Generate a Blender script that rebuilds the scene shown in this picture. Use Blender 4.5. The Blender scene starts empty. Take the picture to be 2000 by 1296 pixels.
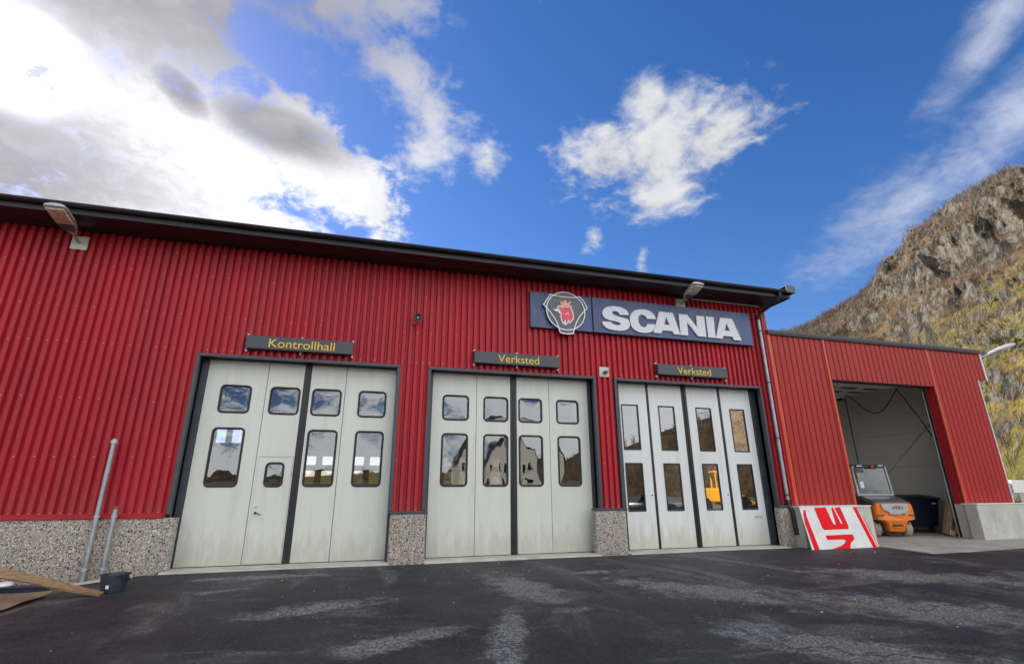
import bpy, bmesh, math, random
import numpy as np
from mathutils import Vector, Matrix
R = math.radians
random.seed(7)
scene = bpy.context.scene
col = scene.collection

# ------------------------------------------------------------------ camera
PITCH, YAW, ROLL = R(17.768), R(15.988), R(-0.32)
fw = Vector((math.sin(YAW)*math.cos(PITCH), math.cos(YAW)*math.cos(PITCH), math.sin(PITCH)))
rt = Vector((math.cos(YAW), -math.sin(YAW), 0))
up = rt.cross(fw)
r2 = rt*math.cos(ROLL) + up*math.sin(ROLL)
u2 = up*math.cos(ROLL) - rt*math.sin(ROLL)
cd = bpy.data.cameras.new('camera'); cam = bpy.data.objects.new('camera', cd); col.objects.link(cam)
cam.matrix_world = Matrix(((r2.x, u2.x, -fw.x, 0.0), (r2.y, u2.y, -fw.y, -11.945), (r2.z, u2.z, -fw.z, 1.3525), (0, 0, 0, 1)))
cd.sensor_width = 36; cd.sensor_fit = 'HORIZONTAL'; cd.lens = 17.597
cd.clip_start = 0.1; cd.clip_end = 6000
scene.camera = cam

# ------------------------------------------------------------------ light, sky, exposure
SUN_AZ, SUN_EL = R(-35.26), R(33.3)
sdir = Vector((math.sin(SUN_AZ)*math.cos(SUN_EL), math.cos(SUN_AZ)*math.cos(SUN_EL), math.sin(SUN_EL)))
sl = bpy.data.lights.new('sun', 'SUN'); sun = bpy.data.objects.new('sun', sl); col.objects.link(sun)
sl.energy = 2.7; sl.angle = R(0.6); sl.color = (1.0, 0.93, 0.82)
sun.rotation_euler = sdir.to_track_quat('Z', 'Y').to_euler(); sun.location = (-20, 30, 40)
scene.view_settings.view_transform = 'Standard'; scene.view_settings.look = 'None'
scene.view_settings.exposure = 1.72; scene.view_settings.gamma = 1.0
scene.view_settings.use_curve_mapping = False

class NT:
    """small helper for building node trees"""
    def __init__(s, nt): s.nt = nt; s.n = nt.nodes; s.l = nt.links
    def put(s, sock, v):
        if v is None: return
        if isinstance(v, bpy.types.NodeSocket): s.l.new(v, sock)
        else: sock.default_value = v
    def m(s, op, a=None, b=None, c=None, clamp=False):
        n = s.n.new('ShaderNodeMath'); n.operation = op; n.use_clamp = clamp
        for i, v in enumerate((a, b, c)): s.put(n.inputs[i], v)
        return n.outputs[0]
    def vm(s, op, a=None, b=None, scale=None):
        n = s.n.new('ShaderNodeVectorMath'); n.operation = op
        s.put(n.inputs[0], a); s.put(n.inputs[1], b)
        if scale is not None: s.put(n.inputs[3], scale)
        return n.outputs['Value'] if op in ('DOT_PRODUCT', 'LENGTH', 'DISTANCE') else n.outputs[0]
    def noise(s, vec, scale, detail=4, rough=.5, dist=0.0, color=False):
        n = s.n.new('ShaderNodeTexNoise'); s.put(n.inputs['Vector'], vec)
        n.inputs['Scale'].default_value = scale; n.inputs['Detail'].default_value = detail
        n.inputs['Roughness'].default_value = rough; n.inputs['Distortion'].default_value = dist
        return n.outputs['Color'] if color else n.outputs[0]
    def voro(s, vec, scale, feature='F1', out='Distance', rnd=1.0):
        n = s.n.new('ShaderNodeTexVoronoi'); n.feature = feature; s.put(n.inputs['Vector'], vec)
        n.inputs['Scale'].default_value = scale; n.inputs['Randomness'].default_value = rnd
        return n.outputs[out]
    def ramp(s, f, lo, hi, a=0.0, b=1.0, smooth=True):
        n = s.n.new('ShaderNodeMapRange'); n.interpolation_type = 'SMOOTHSTEP' if smooth else 'LINEAR'
        s.put(n.inputs[0], f)
        for i, v in enumerate((lo, hi, a, b)): s.put(n.inputs[i+1], v)
        return n.outputs[0]
    def mix(s, f, a, b, mode='MIX'):
        n = s.n.new('ShaderNodeMix'); n.data_type = 'RGBA'; n.blend_type = mode
        s.put(n.inputs[0], f)
        for sk, v in ((n.inputs[6], a), (n.inputs[7], b)):
            if isinstance(v, tuple) and len(v) == 3: v = (*v, 1)
            s.put(sk, v)
        return n.outputs[2]
    def mapping(s, vec, scale=(1, 1, 1), rot=(0, 0, 0), loc=(0, 0, 0)):
        n = s.n.new('ShaderNodeMapping'); s.put(n.inputs[0], vec)
        n.inputs['Scale'].default_value = scale; n.inputs['Rotation'].default_value = rot; n.inputs['Location'].default_value = loc
        return n.outputs[0]
    def sep(s, vec):
        n = s.n.new('ShaderNodeSeparateXYZ'); s.put(n.inputs[0], vec); return n.outputs
    def comb(s, x, y, z):
        n = s.n.new('ShaderNodeCombineXYZ')
        for i, v in enumerate((x, y, z)): s.put(n.inputs[i], v)
        return n.outputs[0]

w = bpy.data.worlds.new('World'); scene.world = w; w.use_nodes = True
w.cycles.sampling_method = 'MANUAL'; w.cycles.sample_map_resolution = 512
t = NT(w.node_tree); t.n.clear()
out = t.n.new('ShaderNodeOutputWorld'); bg = t.n.new('ShaderNodeBackground'); bg.inputs[1].default_value = 0.05
t.l.new(bg.outputs[0], out.inputs[0])
sky = t.n.new('ShaderNodeTexSky'); sky.sky_type = 'NISHITA'; sky.sun_disc = False
sky.sun_elevation = SUN_EL; sky.sun_rotation = SUN_AZ; sky.altitude = 50; sky.air_density = 1.0; sky.dust_density = 0.25; sky.ozone_density = 2.5
D = t.n.new('ShaderNodeTexCoord').outputs['Generated']
D = t.vm('NORMALIZE', D)
dx, dy, dz = t.sep(D)
DEG = 180/math.pi
az = t.m('MULTIPLY', t.m('ARCTAN2', dx, dy), DEG)
el = t.m('MULTIPLY', t.m('ARCSINE', dz), DEG)
AE = t.comb(az, el, 0.0)
def blob(a0, e0, ra, re, rot=0.0):
    """1 in the middle of an elliptical cloud body, 0 on its rim, negative outside (angles in degrees)"""
    n = t.n.new('ShaderNodeMapping'); n.vector_type = 'TEXTURE'; t.l.new(AE, n.inputs[0])
    n.inputs['Location'].default_value = (a0, e0, 0); n.inputs['Rotation'].default_value = (0, 0, R(rot)); n.inputs['Scale'].default_value = (ra/math.cos(R(e0)), re, 1)
    return t.m('SUBTRACT', 1.0, t.vm('LENGTH', n.outputs[0]))
def maxi(lst):
    r = lst[0]
    for b in lst[1:]: r = t.m('MAXIMUM', r, b)
    return r
zz = t.m('ADD', t.m('MAXIMUM', dz, 0.0), 0.22)
cp = t.comb(t.m('DIVIDE', dx, zz), t.m('DIVIDE', dy, zz), 0.0)        # cloud layer seen in perspective
warp = t.vm('SCALE', t.vm('SUBTRACT', t.noise(cp, 7.0, 2, .5, color=True), (0.5, 0.5, 0.5)), None, 0.09)
cpw = t.vm('ADD', cp, warp)
n1 = t.m('SUBTRACT', t.noise(cpw, 6.0, 7, .6), 0.5)
n2 = t.m('SUBTRACT', t.noise(cpw, 24.0, 5, .65), 0.5)
nz = t.m('ADD', t.m('MULTIPLY', n1, 2.6), t.m('MULTIPLY', n2, 1.1))
# dense bank round the sun, broken cumulus, thin streaks
dense = maxi([blob(-30, 42, 14, 9.5, 10), blob(-38, 27, 12, 10), blob(-22, 32, 14, 9.5), blob(-10, 34.2, 9.0, 5.4, -22), blob(-3.5, 32.2, 5.6, 3.6, -35), blob(-18, 26, 12, 5.5), blob(-26, 24, 12, 7)])
dense = t.m('SUBTRACT', dense, t.m('MULTIPLY', t.m('MAXIMUM', blob(-13.5, 43.5, 6.5, 3.6, -10), 0.0), 1.5))
cumu = maxi([blob(35.5, 36.0, 7.0, 6.0, 12), blob(29.5, 36.6, 6.0, 3.4, -5), blob(41.5, 35.5, 4.6, 3.2, 12), blob(35, 31.6, 4.6, 3.4, 10), blob(34.6, 41.0, 2.6, 3.6)])
wisp = maxi([blob(-7, 49, 13, 6.0, 8), blob(0.5, 44.5, 9, 5.0, -28), blob(4.5, 40.5, 6, 4.6, -60), blob(4.2, 37.6, 5.2, 4.2, 30), blob(26.4, 28.1, 1.3, 1.9, -35), blob(13.0, 36.2, 2.4, 3.4, -20), blob(32, 25, 1.0, 2.0, -15), blob(43.5, 36.2, 6.5, 3.6, 18), blob(29, 35.5, 6.5, 3.6)])
thin = maxi([blob(56.5, 24.0, 9, 4.0, 26), blob(66, 28.0, 10, 3.4, 26), blob(68, 36, 8, 2.0, 35)])
generic = t.m('MULTIPLY', t.m('SUBTRACT', t.noise(cp, 0.95, 3, .5), 0.34), 5.0)
gap = t.m('MAXIMUM', blob(26, 33, 62, 30), blob(20, 20, 62, 24))
generic = t.m('SUBTRACT', generic, t.ramp(gap, -0.25, 0.25, 0.0, 6.0))
def cover(f, amp, lo, hi):
    return t.ramp(t.m('ADD', f, t.m('MULTIPLY', nz, amp)), lo, hi)
a_d = cover(dense, 0.75, -0.12, 0.50)
a_c = t.m('MULTIPLY', cover(cumu, 0.72, -0.15, 0.95), 0.95)
a_t = t.m('MULTIPLY', cover(thin, 0.55, -0.2, 1.5), 0.5)
a_w = t.m('MULTIPLY', cover(wisp, 0.9, 0.0, 1.15), 0.85)
a_g = cover(generic, 0.8, 0.0, 0.8)
alpha = t.m('SUBTRACT', 1.0, t.m('MULTIPLY', t.m('MULTIPLY', t.m('SUBTRACT', 1.0, a_d), t.m('SUBTRACT', 1.0, a_c)), t.m('MULTIPLY', t.m('SUBTRACT', 1.0, a_t), t.m('MULTIPLY', t.m('SUBTRACT', 1.0, a_w), t.m('SUBTRACT', 1.0, a_g)))), clamp=True)
cs = t.vm('DOT_PRODUCT', D, tuple(sdir))
glow = t.m('POWER', t.m('MAXIMUM', cs, 0.0), 12.0)
core = t.m('POWER', t.m('MAXIMUM', cs, 0.0), 1400.0)
front = t.ramp(cs, 0.35, -0.45, 0.0, 1.0)                # clouds opposite the sun are lit from the front
thick = maxi([blob(-30, 46.0, 20, 11.0, 6), blob(-41, 26.5, 17, 8.4, -4), blob(-13.8, 36.2, 6.4, 2.4, -4), blob(-23.5, 36.6, 3.0, 1.6, -20)])
thick = t.ramp(t.m('ADD', thick, t.m('MULTIPLY', nz, 0.42)), -0.75, 0.60)
lit = t.m('ADD', t.m('ADD', 4.6, t.m('ADD', t.m('MULTIPLY', glow, 5.5), t.m('MULTIPLY', core, 40.0))), t.m('ADD', t.m('MULTIPLY', n1, 3.5), t.m('MULTIPLY', front, 12.0)))
shade = t.m('ADD', t.m('ADD', 1.75, t.m('MULTIPLY', n1, 5.0)), t.m('ADD', t.m('MULTIPLY', core, 60.0), t.m('MULTIPLY', glow, 1.6)))
lum = t.m('ADD', t.m('MULTIPLY', lit, t.m('SUBTRACT', 1.0, thick)), t.m('MULTIPLY', shade, thick))
ccol = t.mix(thick, (0.98, 0.985, 1.0), (0.96, 0.95, 1.05))
ccol = t.vm('SCALE', ccol, None, lum)
hs = t.n.new('ShaderNodeHueSaturation'); hs.inputs['Saturation'].default_value = 1.3; hs.inputs['Value'].default_value = 0.86
t.l.new(sky.outputs[0], hs.inputs['Color'])
skc = t.mix(1.0, hs.outputs[0], (1.12, 0.97, 1.15), 'MULTIPLY')
t.l.new(t.mix(alpha, skc, ccol), bg.inputs[0])

# ------------------------------------------------------------------ materials
def new_mat(name):
    m = bpy.data.materials.new(name); m.use_nodes = True
    nt = NT(m.node_tree); b = m.node_tree.nodes['Principled BSDF']
    return m, nt, b
def obj_coord(nt): return nt.n.new('ShaderNodeTexCoord').outputs['Object']
def bump(nt, b, h, strength, dist=0.01):
    n = nt.n.new('ShaderNodeBump'); n.inputs['Strength'].default_value = strength; n.inputs['Distance'].default_value = dist
    nt.put(n.inputs['Height'], h); nt.l.new(n.outputs[0], b.inputs['Normal'])
def pm(name, base, rough=.5, metal=0.0, var=.12, vs=2.0, bmp=0.0, bs=40.0, stretch=(1, 1, 1), dirt=None, dirt_amt=0.0, spec=.5, rnd=0.0):
    m, nt, b = new_mat(name)
    o = nt.mapping(obj_coord(nt), stretch)
    f = nt.noise(o, vs, 6, .6)
    hi = tuple(min(1, c*(1+var)) for c in base); lo = tuple(c*(1-var) for c in base)
    c = nt.mix(nt.ramp(f, .3, .7), (*lo, 1), (*hi, 1))
    if dirt is not None:
        g = nt.ramp(nt.noise(o, vs*1.7, 8, .7), .5, .75)
        c = nt.mix(nt.m('MULTIPLY', g, dirt_amt), c, (*dirt, 1))
    if rnd:
        oi = nt.n.new('ShaderNodeObjectInfo').outputs['Random']
        c = nt.mix(1.0, c, nt.comb(*[nt.ramp(oi, 0, 1, 1-rnd, 1+rnd, False)]*3), 'MULTIPLY')
    nt.put(b.inputs['Base Color'], c)
    nt.put(b.inputs['Roughness'], nt.ramp(f, .2, .8, max(.02, rough-.08), min(1, rough+.08)))
    b.inputs['Metallic'].default_value = metal; b.inputs['Specular IOR Level'].default_value = spec
    if bmp: bump(nt, b, nt.noise(o, bs, 4, .6), bmp)
    return m
M = {}
M['red'] = pm('red_sheet_paint', (0.40, 0.0165, 0.028), .5, var=.13, vs=.8, stretch=(1, 1, .25), dirt=(.33, .05, .045), dirt_amt=.4, rnd=.06, bmp=.10, bs=5, spec=.28)
def _dust(m, z0, z1, colr, amt):
    nt = NT(m.node_tree); b = m.node_tree.nodes['Principled BSDF']; src = b.inputs['Base Color'].links[0].from_socket
    P = nt.n.new('ShaderNodeNewGeometry').outputs['Position']; z = nt.sep(P)[2]
    n_ = nt.noise(nt.mapping(P, (2.0, 1, .6)), 2.0, 7, .7)
    f = nt.m('MULTIPLY', nt.ramp(nt.m('ADD', z, nt.m('MULTIPLY', nt.m('SUBTRACT', n_, .5), 1.4)), z1, z0), amt)
    f2 = nt.m('MULTIPLY', nt.ramp(nt.noise(nt.mapping(P, (7, 1, .16)), 1.3, 6, .65), .55, .75), .22)
    nt.put(b.inputs['Base Color'], nt.mix(nt.m('MAXIMUM', f, f2), src, colr))
_dust(M['red'], .9, 1.7, (0.30, 0.05, 0.045), .4)
M['red2'] = pm('brick_red_sheet_paint', (0.36, 0.026, 0.023), .5, var=.08, vs=.7, stretch=(1, 1, .25), rnd=.04, bmp=.08, bs=5, spec=.3)
M['orange_trim'] = pm('orange_red_flashing', (0.56, 0.065, 0.026), .45, var=.08, vs=3)
M['redtrim'] = pm('red_flashing', (0.38, 0.014, 0.02), .45, var=.1, vs=3, spec=.3)
M['black'] = pm('black_roof_paint', (0.012, 0.012, 0.017), .5, var=.3, vs=3, stretch=(.15, 1, 1), dirt=(.10, .09, .08), dirt_amt=.5)
M['soffit'] = pm('black_soffit_paint', (0.009, 0.009, 0.013), .45, var=.3, vs=4, stretch=(.12, 1, 1), dirt=(.16, .14, .12), dirt_amt=.42, rnd=.2)
M['slate'] = pm('slate_frame_metal', (0.045, 0.05, 0.062), .4, var=.15, vs=2, bmp=.15, bs=4, dirt=(.12, .11, .1), dirt_amt=.2)
M['rubber'] = pm('black_rubber', (0.012, 0.012, 0.014), .45, var=.2)
M['leaf'] = pm('grey_white_door_paint', (0.62, 0.635, 0.57), .35, var=.035, vs=1.3, stretch=(1.6, 1, .25), dirt=(.42, .41, .34), dirt_amt=.35, bmp=.04, bs=2.5)
def _grime_leaf(m):
    nt = NT(m.node_tree); b = m.node_tree.nodes['Principled BSDF']; src = b.inputs['Base Color'].links[0].from_socket
    P = nt.n.new('ShaderNodeNewGeometry').outputs['Position']; z = nt.sep(P)[2]
    n_ = nt.noise(nt.mapping(P, (3.0, 1, .7)), 2.2, 7, .7)
    splash = nt.ramp(nt.m('ADD', z, nt.m('MULTIPLY', nt.m('SUBTRACT', n_, .5), 1.6)), .75, -.05)
    run = nt.m('MULTIPLY', nt.ramp(nt.noise(nt.mapping(P, (14, 1, .22)), 1.6, 5, .6), .56, .74), .5)
    f = nt.m('MINIMUM', nt.m('ADD', nt.m('MULTIPLY', splash, .55), nt.m('MULTIPLY', run, .45)), 1.0)
    nt.put(b.inputs['Base Color'], nt.mix(f, src, (0.34, 0.32, 0.25)))
_grime_leaf(M['leaf'])
M['leaf2'] = pm('white_door_paint', (0.70, 0.725, 0.71), .33, var=.03, vs=1.5, stretch=(2.0, 1, .12), dirt=(.50, .46, .33), dirt_amt=.4, bmp=.03, bs=2.5)
def _grime_leaf2(m):
    nt = NT(m.node_tree); b = m.node_tree.nodes['Principled BSDF']; src = b.inputs['Base Color'].links[0].from_socket
    P = nt.n.new('ShaderNodeNewGeometry').outputs['Position']; z = nt.sep(P)[2]
    n_ = nt.noise(nt.mapping(P, (3.0, 1, .7)), 2.2, 7, .7)
    splash = nt.ramp(nt.m('ADD', z, nt.m('MULTIPLY', nt.m('SUBTRACT', n_, .5), 1.6)), .75, -.05)
    run = nt.m('MULTIPLY', nt.ramp(nt.noise(nt.mapping(P, (14, 1, .22)), 1.6, 5, .6), .56, .74), .5)
    f = nt.m('MINIMUM', nt.m('ADD', nt.m('MULTIPLY', splash, .55), nt.m('MULTIPLY', run, .45)), 1.0)
    nt.put(b.inputs['Base Color'], nt.mix(f, src, (0.4, 0.34, 0.2)))
_grime_leaf2(M['leaf2'])
M['galv'] = pm('galvanised_steel', (0.36, 0.39, 0.41), .45, .55, var=.18, vs=9, stretch=(1, 1, .5), dirt=(.2, .2, .2), dirt_amt=.3)
M['white'] = pm('white_paint', (0.78, 0.78, 0.76), .45, var=.05, vs=4)
M['dirtywhite'] = pm('weathered_white_plate', (0.58, 0.56, 0.51), .6, var=.12, vs=9, dirt=(.35, .31, .26), dirt_amt=.5)
M['signdark'] = pm('dark_green_grey_sign', (0.04, 0.055, 0.062), .42, var=.08)
M['yellow'] = pm('yellow_lettering', (0.80, 0.50, 0.05), .5, var=.03)
M['scania_blue'] = pm('faded_blue_sign', (0.036, 0.066, 0.165), .38, var=.22, vs=2.2, stretch=(1.2, 1, .35), dirt=(.16, .20, .33), dirt_amt=.45)
M['letter'] = pm('weathered_silver_letters', (0.60, 0.61, 0.64), .42, .15, var=.05, vs=5, dirt=(.45, .44, .43), dirt_amt=.4)
M['emb_dark'] = pm('emblem_dark', (0.075, 0.082, 0.095), .25, var=.2, vs=4)
M['emb_white'] = pm('emblem_white', (0.85, 0.86, 0.88), .4, var=.03)
M['emb_red'] = pm('emblem_red', (0.72, 0.055, 0.09), .4, var=.06)
M['emb_gold'] = pm('emblem_gold', (0.80, 0.44, 0.13), .4, var=.06)
M['lens'] = pm('lamp_lens', (0.62, 0.57, 0.44), .15, var=.3, vs=14)
M['lamp'] = pm('lamp_grey', (0.42, 0.43, 0.45), .4, .2, var=.08, vs=5)
M['concrete'] = pm('concrete', (0.50, 0.49, 0.44), .85, var=.15, vs=2.2, bmp=.35, bs=30, dirt=(.20, .18, .13), dirt_amt=.5, stretch=(1, 1, .5))
M['floor'] = pm('concrete_floor', (0.36, 0.35, 0.325), .75, var=.18, vs=1.3, bmp=.15, bs=30, dirt=(.13, .125, .12), dirt_amt=.6)
M['orange'] = pm('orange_truck_paint', (0.85, 0.20, 0.012), .3, var=.03)
M['grey'] = pm('light_grey_paint', (0.42, 0.43, 0.44), .35, var=.04)
M['dgrey'] = pm('dark_grey_plastic', (0.075, 0.08, 0.088), .5, var=.08)
M['tyre'] = pm('dusty_tan_tyre', (0.46, 0.37, 0.25), .85, var=.15, vs=8, bmp=.3, bs=25)
M['hub'] = pm('hub_dark', (0.10, 0.09, 0.075), .6, var=.1)
M['navy'] = pm('navy_bin', (0.016, 0.021, 0.05), .42, var=.2, vs=3, dirt=(.06, .06, .08), dirt_amt=.3)
M['blk'] = pm('black_plastic', (0.014, 0.014, 0.016), .5, var=.2)
M['wood'] = pm('pallet_wood', (0.70, 0.52, 0.31), .75, var=.25, vs=4, stretch=(6, 6, 1), bmp=.2, bs=20, rnd=.15)
M['plank'] = pm('old_plank', (0.25, 0.155, 0.085), .75, var=.32, vs=3.5, stretch=(1, 9, 14), bmp=.2, bs=14)
M['tarp'] = pm('brown_sheet', (0.22, 0.16, 0.11), .7, var=.2, vs=3, bmp=.15, bs=18, dirt=(.36, .30, .24), dirt_amt=.5)
M['panel'] = pm('interior_panel', (0.80, 0.775, 0.70), .55, var=.03, vs=1)
M['ceil'] = pm('interior_ceiling', (0.6, 0.6, 0.57), .7, var=.05)
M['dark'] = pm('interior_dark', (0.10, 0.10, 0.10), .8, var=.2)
M['steel'] = pm('grey_steel', (0.42, 0.43, 0.44), .45, .1, var=.1)
M['signred'] = pm('sign_red', (0.80, 0.003, 0.010), .55, var=.05, spec=.2)
M['signwhite'] = pm('board_white', (0.74, 0.74, 0.72), .4, var=.05, vs=3, dirt=(.42, .42, .40), dirt_amt=.45)
M['rust'] = pm('rusty_cap', (0.20, 0.09, 0.05), .8, var=.3, vs=20)
M['bucket'] = pm('slate_bucket', (0.030, 0.036, 0.05), .5, var=.25, vs=8, dirt=(.2, .2, .21), dirt_amt=.3)
M['amber'] = pm('red_beacon', (0.45, 0.02, 0.02), .2, var=.05)
M['roofmetal'] = pm('roof_sheet', (0.05, 0.05, 0.055), .5)
M['housewhite'] = pm('house_white', (0.72, 0.70, 0.64), .6, var=.05)
M['loader'] = pm('loader_yellow', (0.75, 0.36, 0.02), .35, var=.05)
M['carpaint'] = pm('dark_car_paint', (0.03, 0.035, 0.042), .2, var=.05)
M['soil'] = pm('soil', (0.13, 0.10, 0.075), .95, var=.3, vs=1.2, bmp=.6, bs=12)
M['bark'] = pm('twig', (0.17, 0.14, 0.115), .9, var=.45, vs=.3, dirt=(.36, .33, .29), dirt_amt=.8)
M['chip'] = pm('pale_chip', (0.42, 0.40, 0.36), .8, var=.3, vs=5)

def m_glass(name, tint=(0.80, 0.84, 0.84), refl=1.0, wav=0.0):
    m, nt, b = new_mat(name); nt.n.remove(b)
    tr = nt.n.new('ShaderNodeBsdfTransparent'); tr.inputs[0].default_value = (*tint, 1)
    gl = nt.n.new('ShaderNodeBsdfGlossy'); gl.inputs['Roughness'].default_value = 0.015; gl.inputs[0].default_value = (.95, .97, 1, 1)
    fr = nt.n.new('ShaderNodeFresnel'); fr.inputs[0].default_value = 1.5
    mx = nt.n.new('ShaderNodeMixShader')
    nt.l.new(nt.m('MULTIPLY', fr.outputs[0], refl, clamp=True), mx.inputs[0]); nt.l.new(tr.outputs[0], mx.inputs[1]); nt.l.new(gl.outputs[0], mx.inputs[2])
    if wav:
        o = obj_coord(nt); n = nt.n.new('ShaderNodeBump'); n.inputs['Strength'].default_value = wav; n.inputs['Distance'].default_value = 0.02
        nt.put(n.inputs['Height'], nt.noise(o, 2.6, 2, .4)); nt.l.new(n.outputs[0], gl.inputs['Normal'])
    nt.l.new(mx.outputs[0], nt.n['Material Output'].inputs[0])
    return m
M['acrylic'] = m_glass('wavy_acrylic_pane', (0.48, 0.51, 0.52), 3.6, 0.10)
M['glass'] = m_glass('flat_glass_pane', (0.25, 0.28, 0.28), 4.4, 0.012)
M['cabglass'] = m_glass('tinted_cab_glass', (0.36, 0.52, 0.44), 1.3)

def m_aggregate():
    m, nt, b = new_mat('exposed_aggregate')
    o = obj_coord(nt); ow = nt.vm('ADD', o, nt.vm('SCALE', nt.noise(o, 30, 2, .5, color=True), None, 0.01))
    vc = nt.voro(ow, 42, out='Color'); vd = nt.voro(ow, 42, 'DISTANCE_TO_EDGE')
    hue = nt.sep(vc)
    c = nt.mix(nt.ramp(hue[0], 0, 1, smooth=False), (0.30, 0.245, 0.195), (0.68, 0.61, 0.53))
    c = nt.mix(nt.ramp(hue[1], .86, .90), c, (0.035, 0.032, 0.035))
    c = nt.mix(nt.ramp(hue[2], .84, .88), c, (0.72, 0.68, 0.62))
    edge = nt.ramp(vd, .0, .12)
    c = nt.mix(edge, (0.29, 0.255, 0.215), c)
    big = nt.ramp(nt.noise(o, 1.3, 4, .6), .42, .72)
    c = nt.mix(nt.m('MULTIPLY', big, .3), c, (0.34, 0.30, 0.245))
    nt.put(b.inputs['Base Color'], c); b.inputs['Roughness'].default_value = .75
    bump(nt, b, nt.ramp(vd, 0, .35), 0.9, 0.012)
    return m
M['aggregate'] = m_aggregate()

def m_asphalt():
    m, nt, b = new_mat('asphalt')
    o = nt.n.new('ShaderNodeNewGeometry').outputs['Position']; X, Y, Z = nt.sep(o)
    base = nt.mix(nt.ramp(nt.noise(o, .55, 8, .7), .32, .68), (0.0085, 0.009, 0.013), (0.032, 0.033, 0.041))
    grit = nt.voro(o, 70, out='Color')
    base = nt.mix(nt.m('MULTIPLY', nt.ramp(nt.sep(grit)[0], .78, .95), .45), base, (0.10, 0.10, 0.11))
    # worn pale patches: long smears broken up by fine noise
    st = nt.mapping(o, (0.9, 0.28, 1), (0, 0, R(-32)))
    st2 = nt.mapping(o, (0.35, 0.9, 1), (0, 0, R(12)))
    p1 = nt.ramp(nt.noise(st, 1.0, 5, .62, .6), .53, .68)
    p2 = nt.ramp(nt.noise(st2, 1.1, 5, .65, .5), .55, .70)
    fine = nt.ramp(nt.noise(o, 30, 4, .85), .45, .56)
    def patch(x, y, rx, ry, rot):
        c, s = math.cos(R(rot)), math.sin(R(rot))
        ux = nt.m('SUBTRACT', X, x); uy = nt.m('SUBTRACT', Y, y)
        a = nt.m('ADD', nt.m('MULTIPLY', ux, c/rx), nt.m('MULTIPLY', uy, s/rx))
        bb = nt.m('ADD', nt.m('MULTIPLY', ux, -s/ry), nt.m('MULTIPLY', uy, c/ry))
        d = nt.m('SQRT', nt.m('ADD', nt.m('MULTIPLY', a, a), nt.m('MULTIPLY', bb, bb)))
        d = nt.m('ADD', d, nt.m('MULTIPLY', nt.m('SUBTRACT', nt.noise(o, 2.6, 8, .72), .5), 3.2))
        return nt.ramp(d, 1.1, .3)
    spots = [(2.55, -3.6, .55, 1.9, 4), (-.5, -4.1, 1.1, .42, 15), (5.1, -4.5, .65, 1.9, 35), (7.2, -6.4, .9, 2.4, 42), (4.8, -7.4, .6, 1.8, 40), (9.6, -4.6, .8, 2.2, 55), (.4, -5.9, 1.0, .3, 20), (-2.0, -2.5, .6, .2, 10), (4.3, -2.6, .7, .22, 0), (1.6, -6.2, .25, 1.6, -18), (12.5, -6.5, 1.4, 3.2, 60), (-1.6, -1.4, 1.6, .25, 0)]
    pt = None
    for s in spots:
        q = patch(*s); pt = q if pt is None else nt.m('MAXIMUM', pt, q)
    wear = nt.m('MAXIMUM', nt.m('MULTIPLY', pt, 1.0), nt.m('MULTIPLY', nt.m('MAXIMUM', p1, p2), .55))
    wear = nt.m('MULTIPLY', wear, nt.ramp(fine, 0, 1, .15, 1.0))
    tint = nt.mix(nt.ramp(nt.noise(o, .5, 3, .5), .45, .62), (0.28, 0.285, 0.305), (0.27, 0.255, 0.225))
    c = nt.mix(nt.m('MULTIPLY', wear, .9), base, tint)
    nt.put(b.inputs['Base Color'], c)
    nt.put(b.inputs['Roughness'], nt.ramp(wear, 0, 1, .62, .9)); b.inputs['Specular IOR Level'].default_value = .35
    crk = nt.ramp(nt.voro(nt.vm('ADD', o, nt.vm('SCALE', nt.noise(o, 1.5, 4, .6, color=True), None, .9)), .33, 'DISTANCE_TO_EDGE'), .0, .012)
    nt.put(b.inputs['Base Color'], nt.mix(nt.m('MULTIPLY', nt.m('SUBTRACT', 1.0, crk), .6), c, (0.012, 0.012, 0.013)))
    bump(nt, b, nt.m('ADD', nt.noise(o, 70, 5, .75), nt.m('MULTIPLY', nt.noise(o, 6, 4, .6), .8)), .75, .012)
    return m
M['asphalt'] = m_asphalt()

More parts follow.
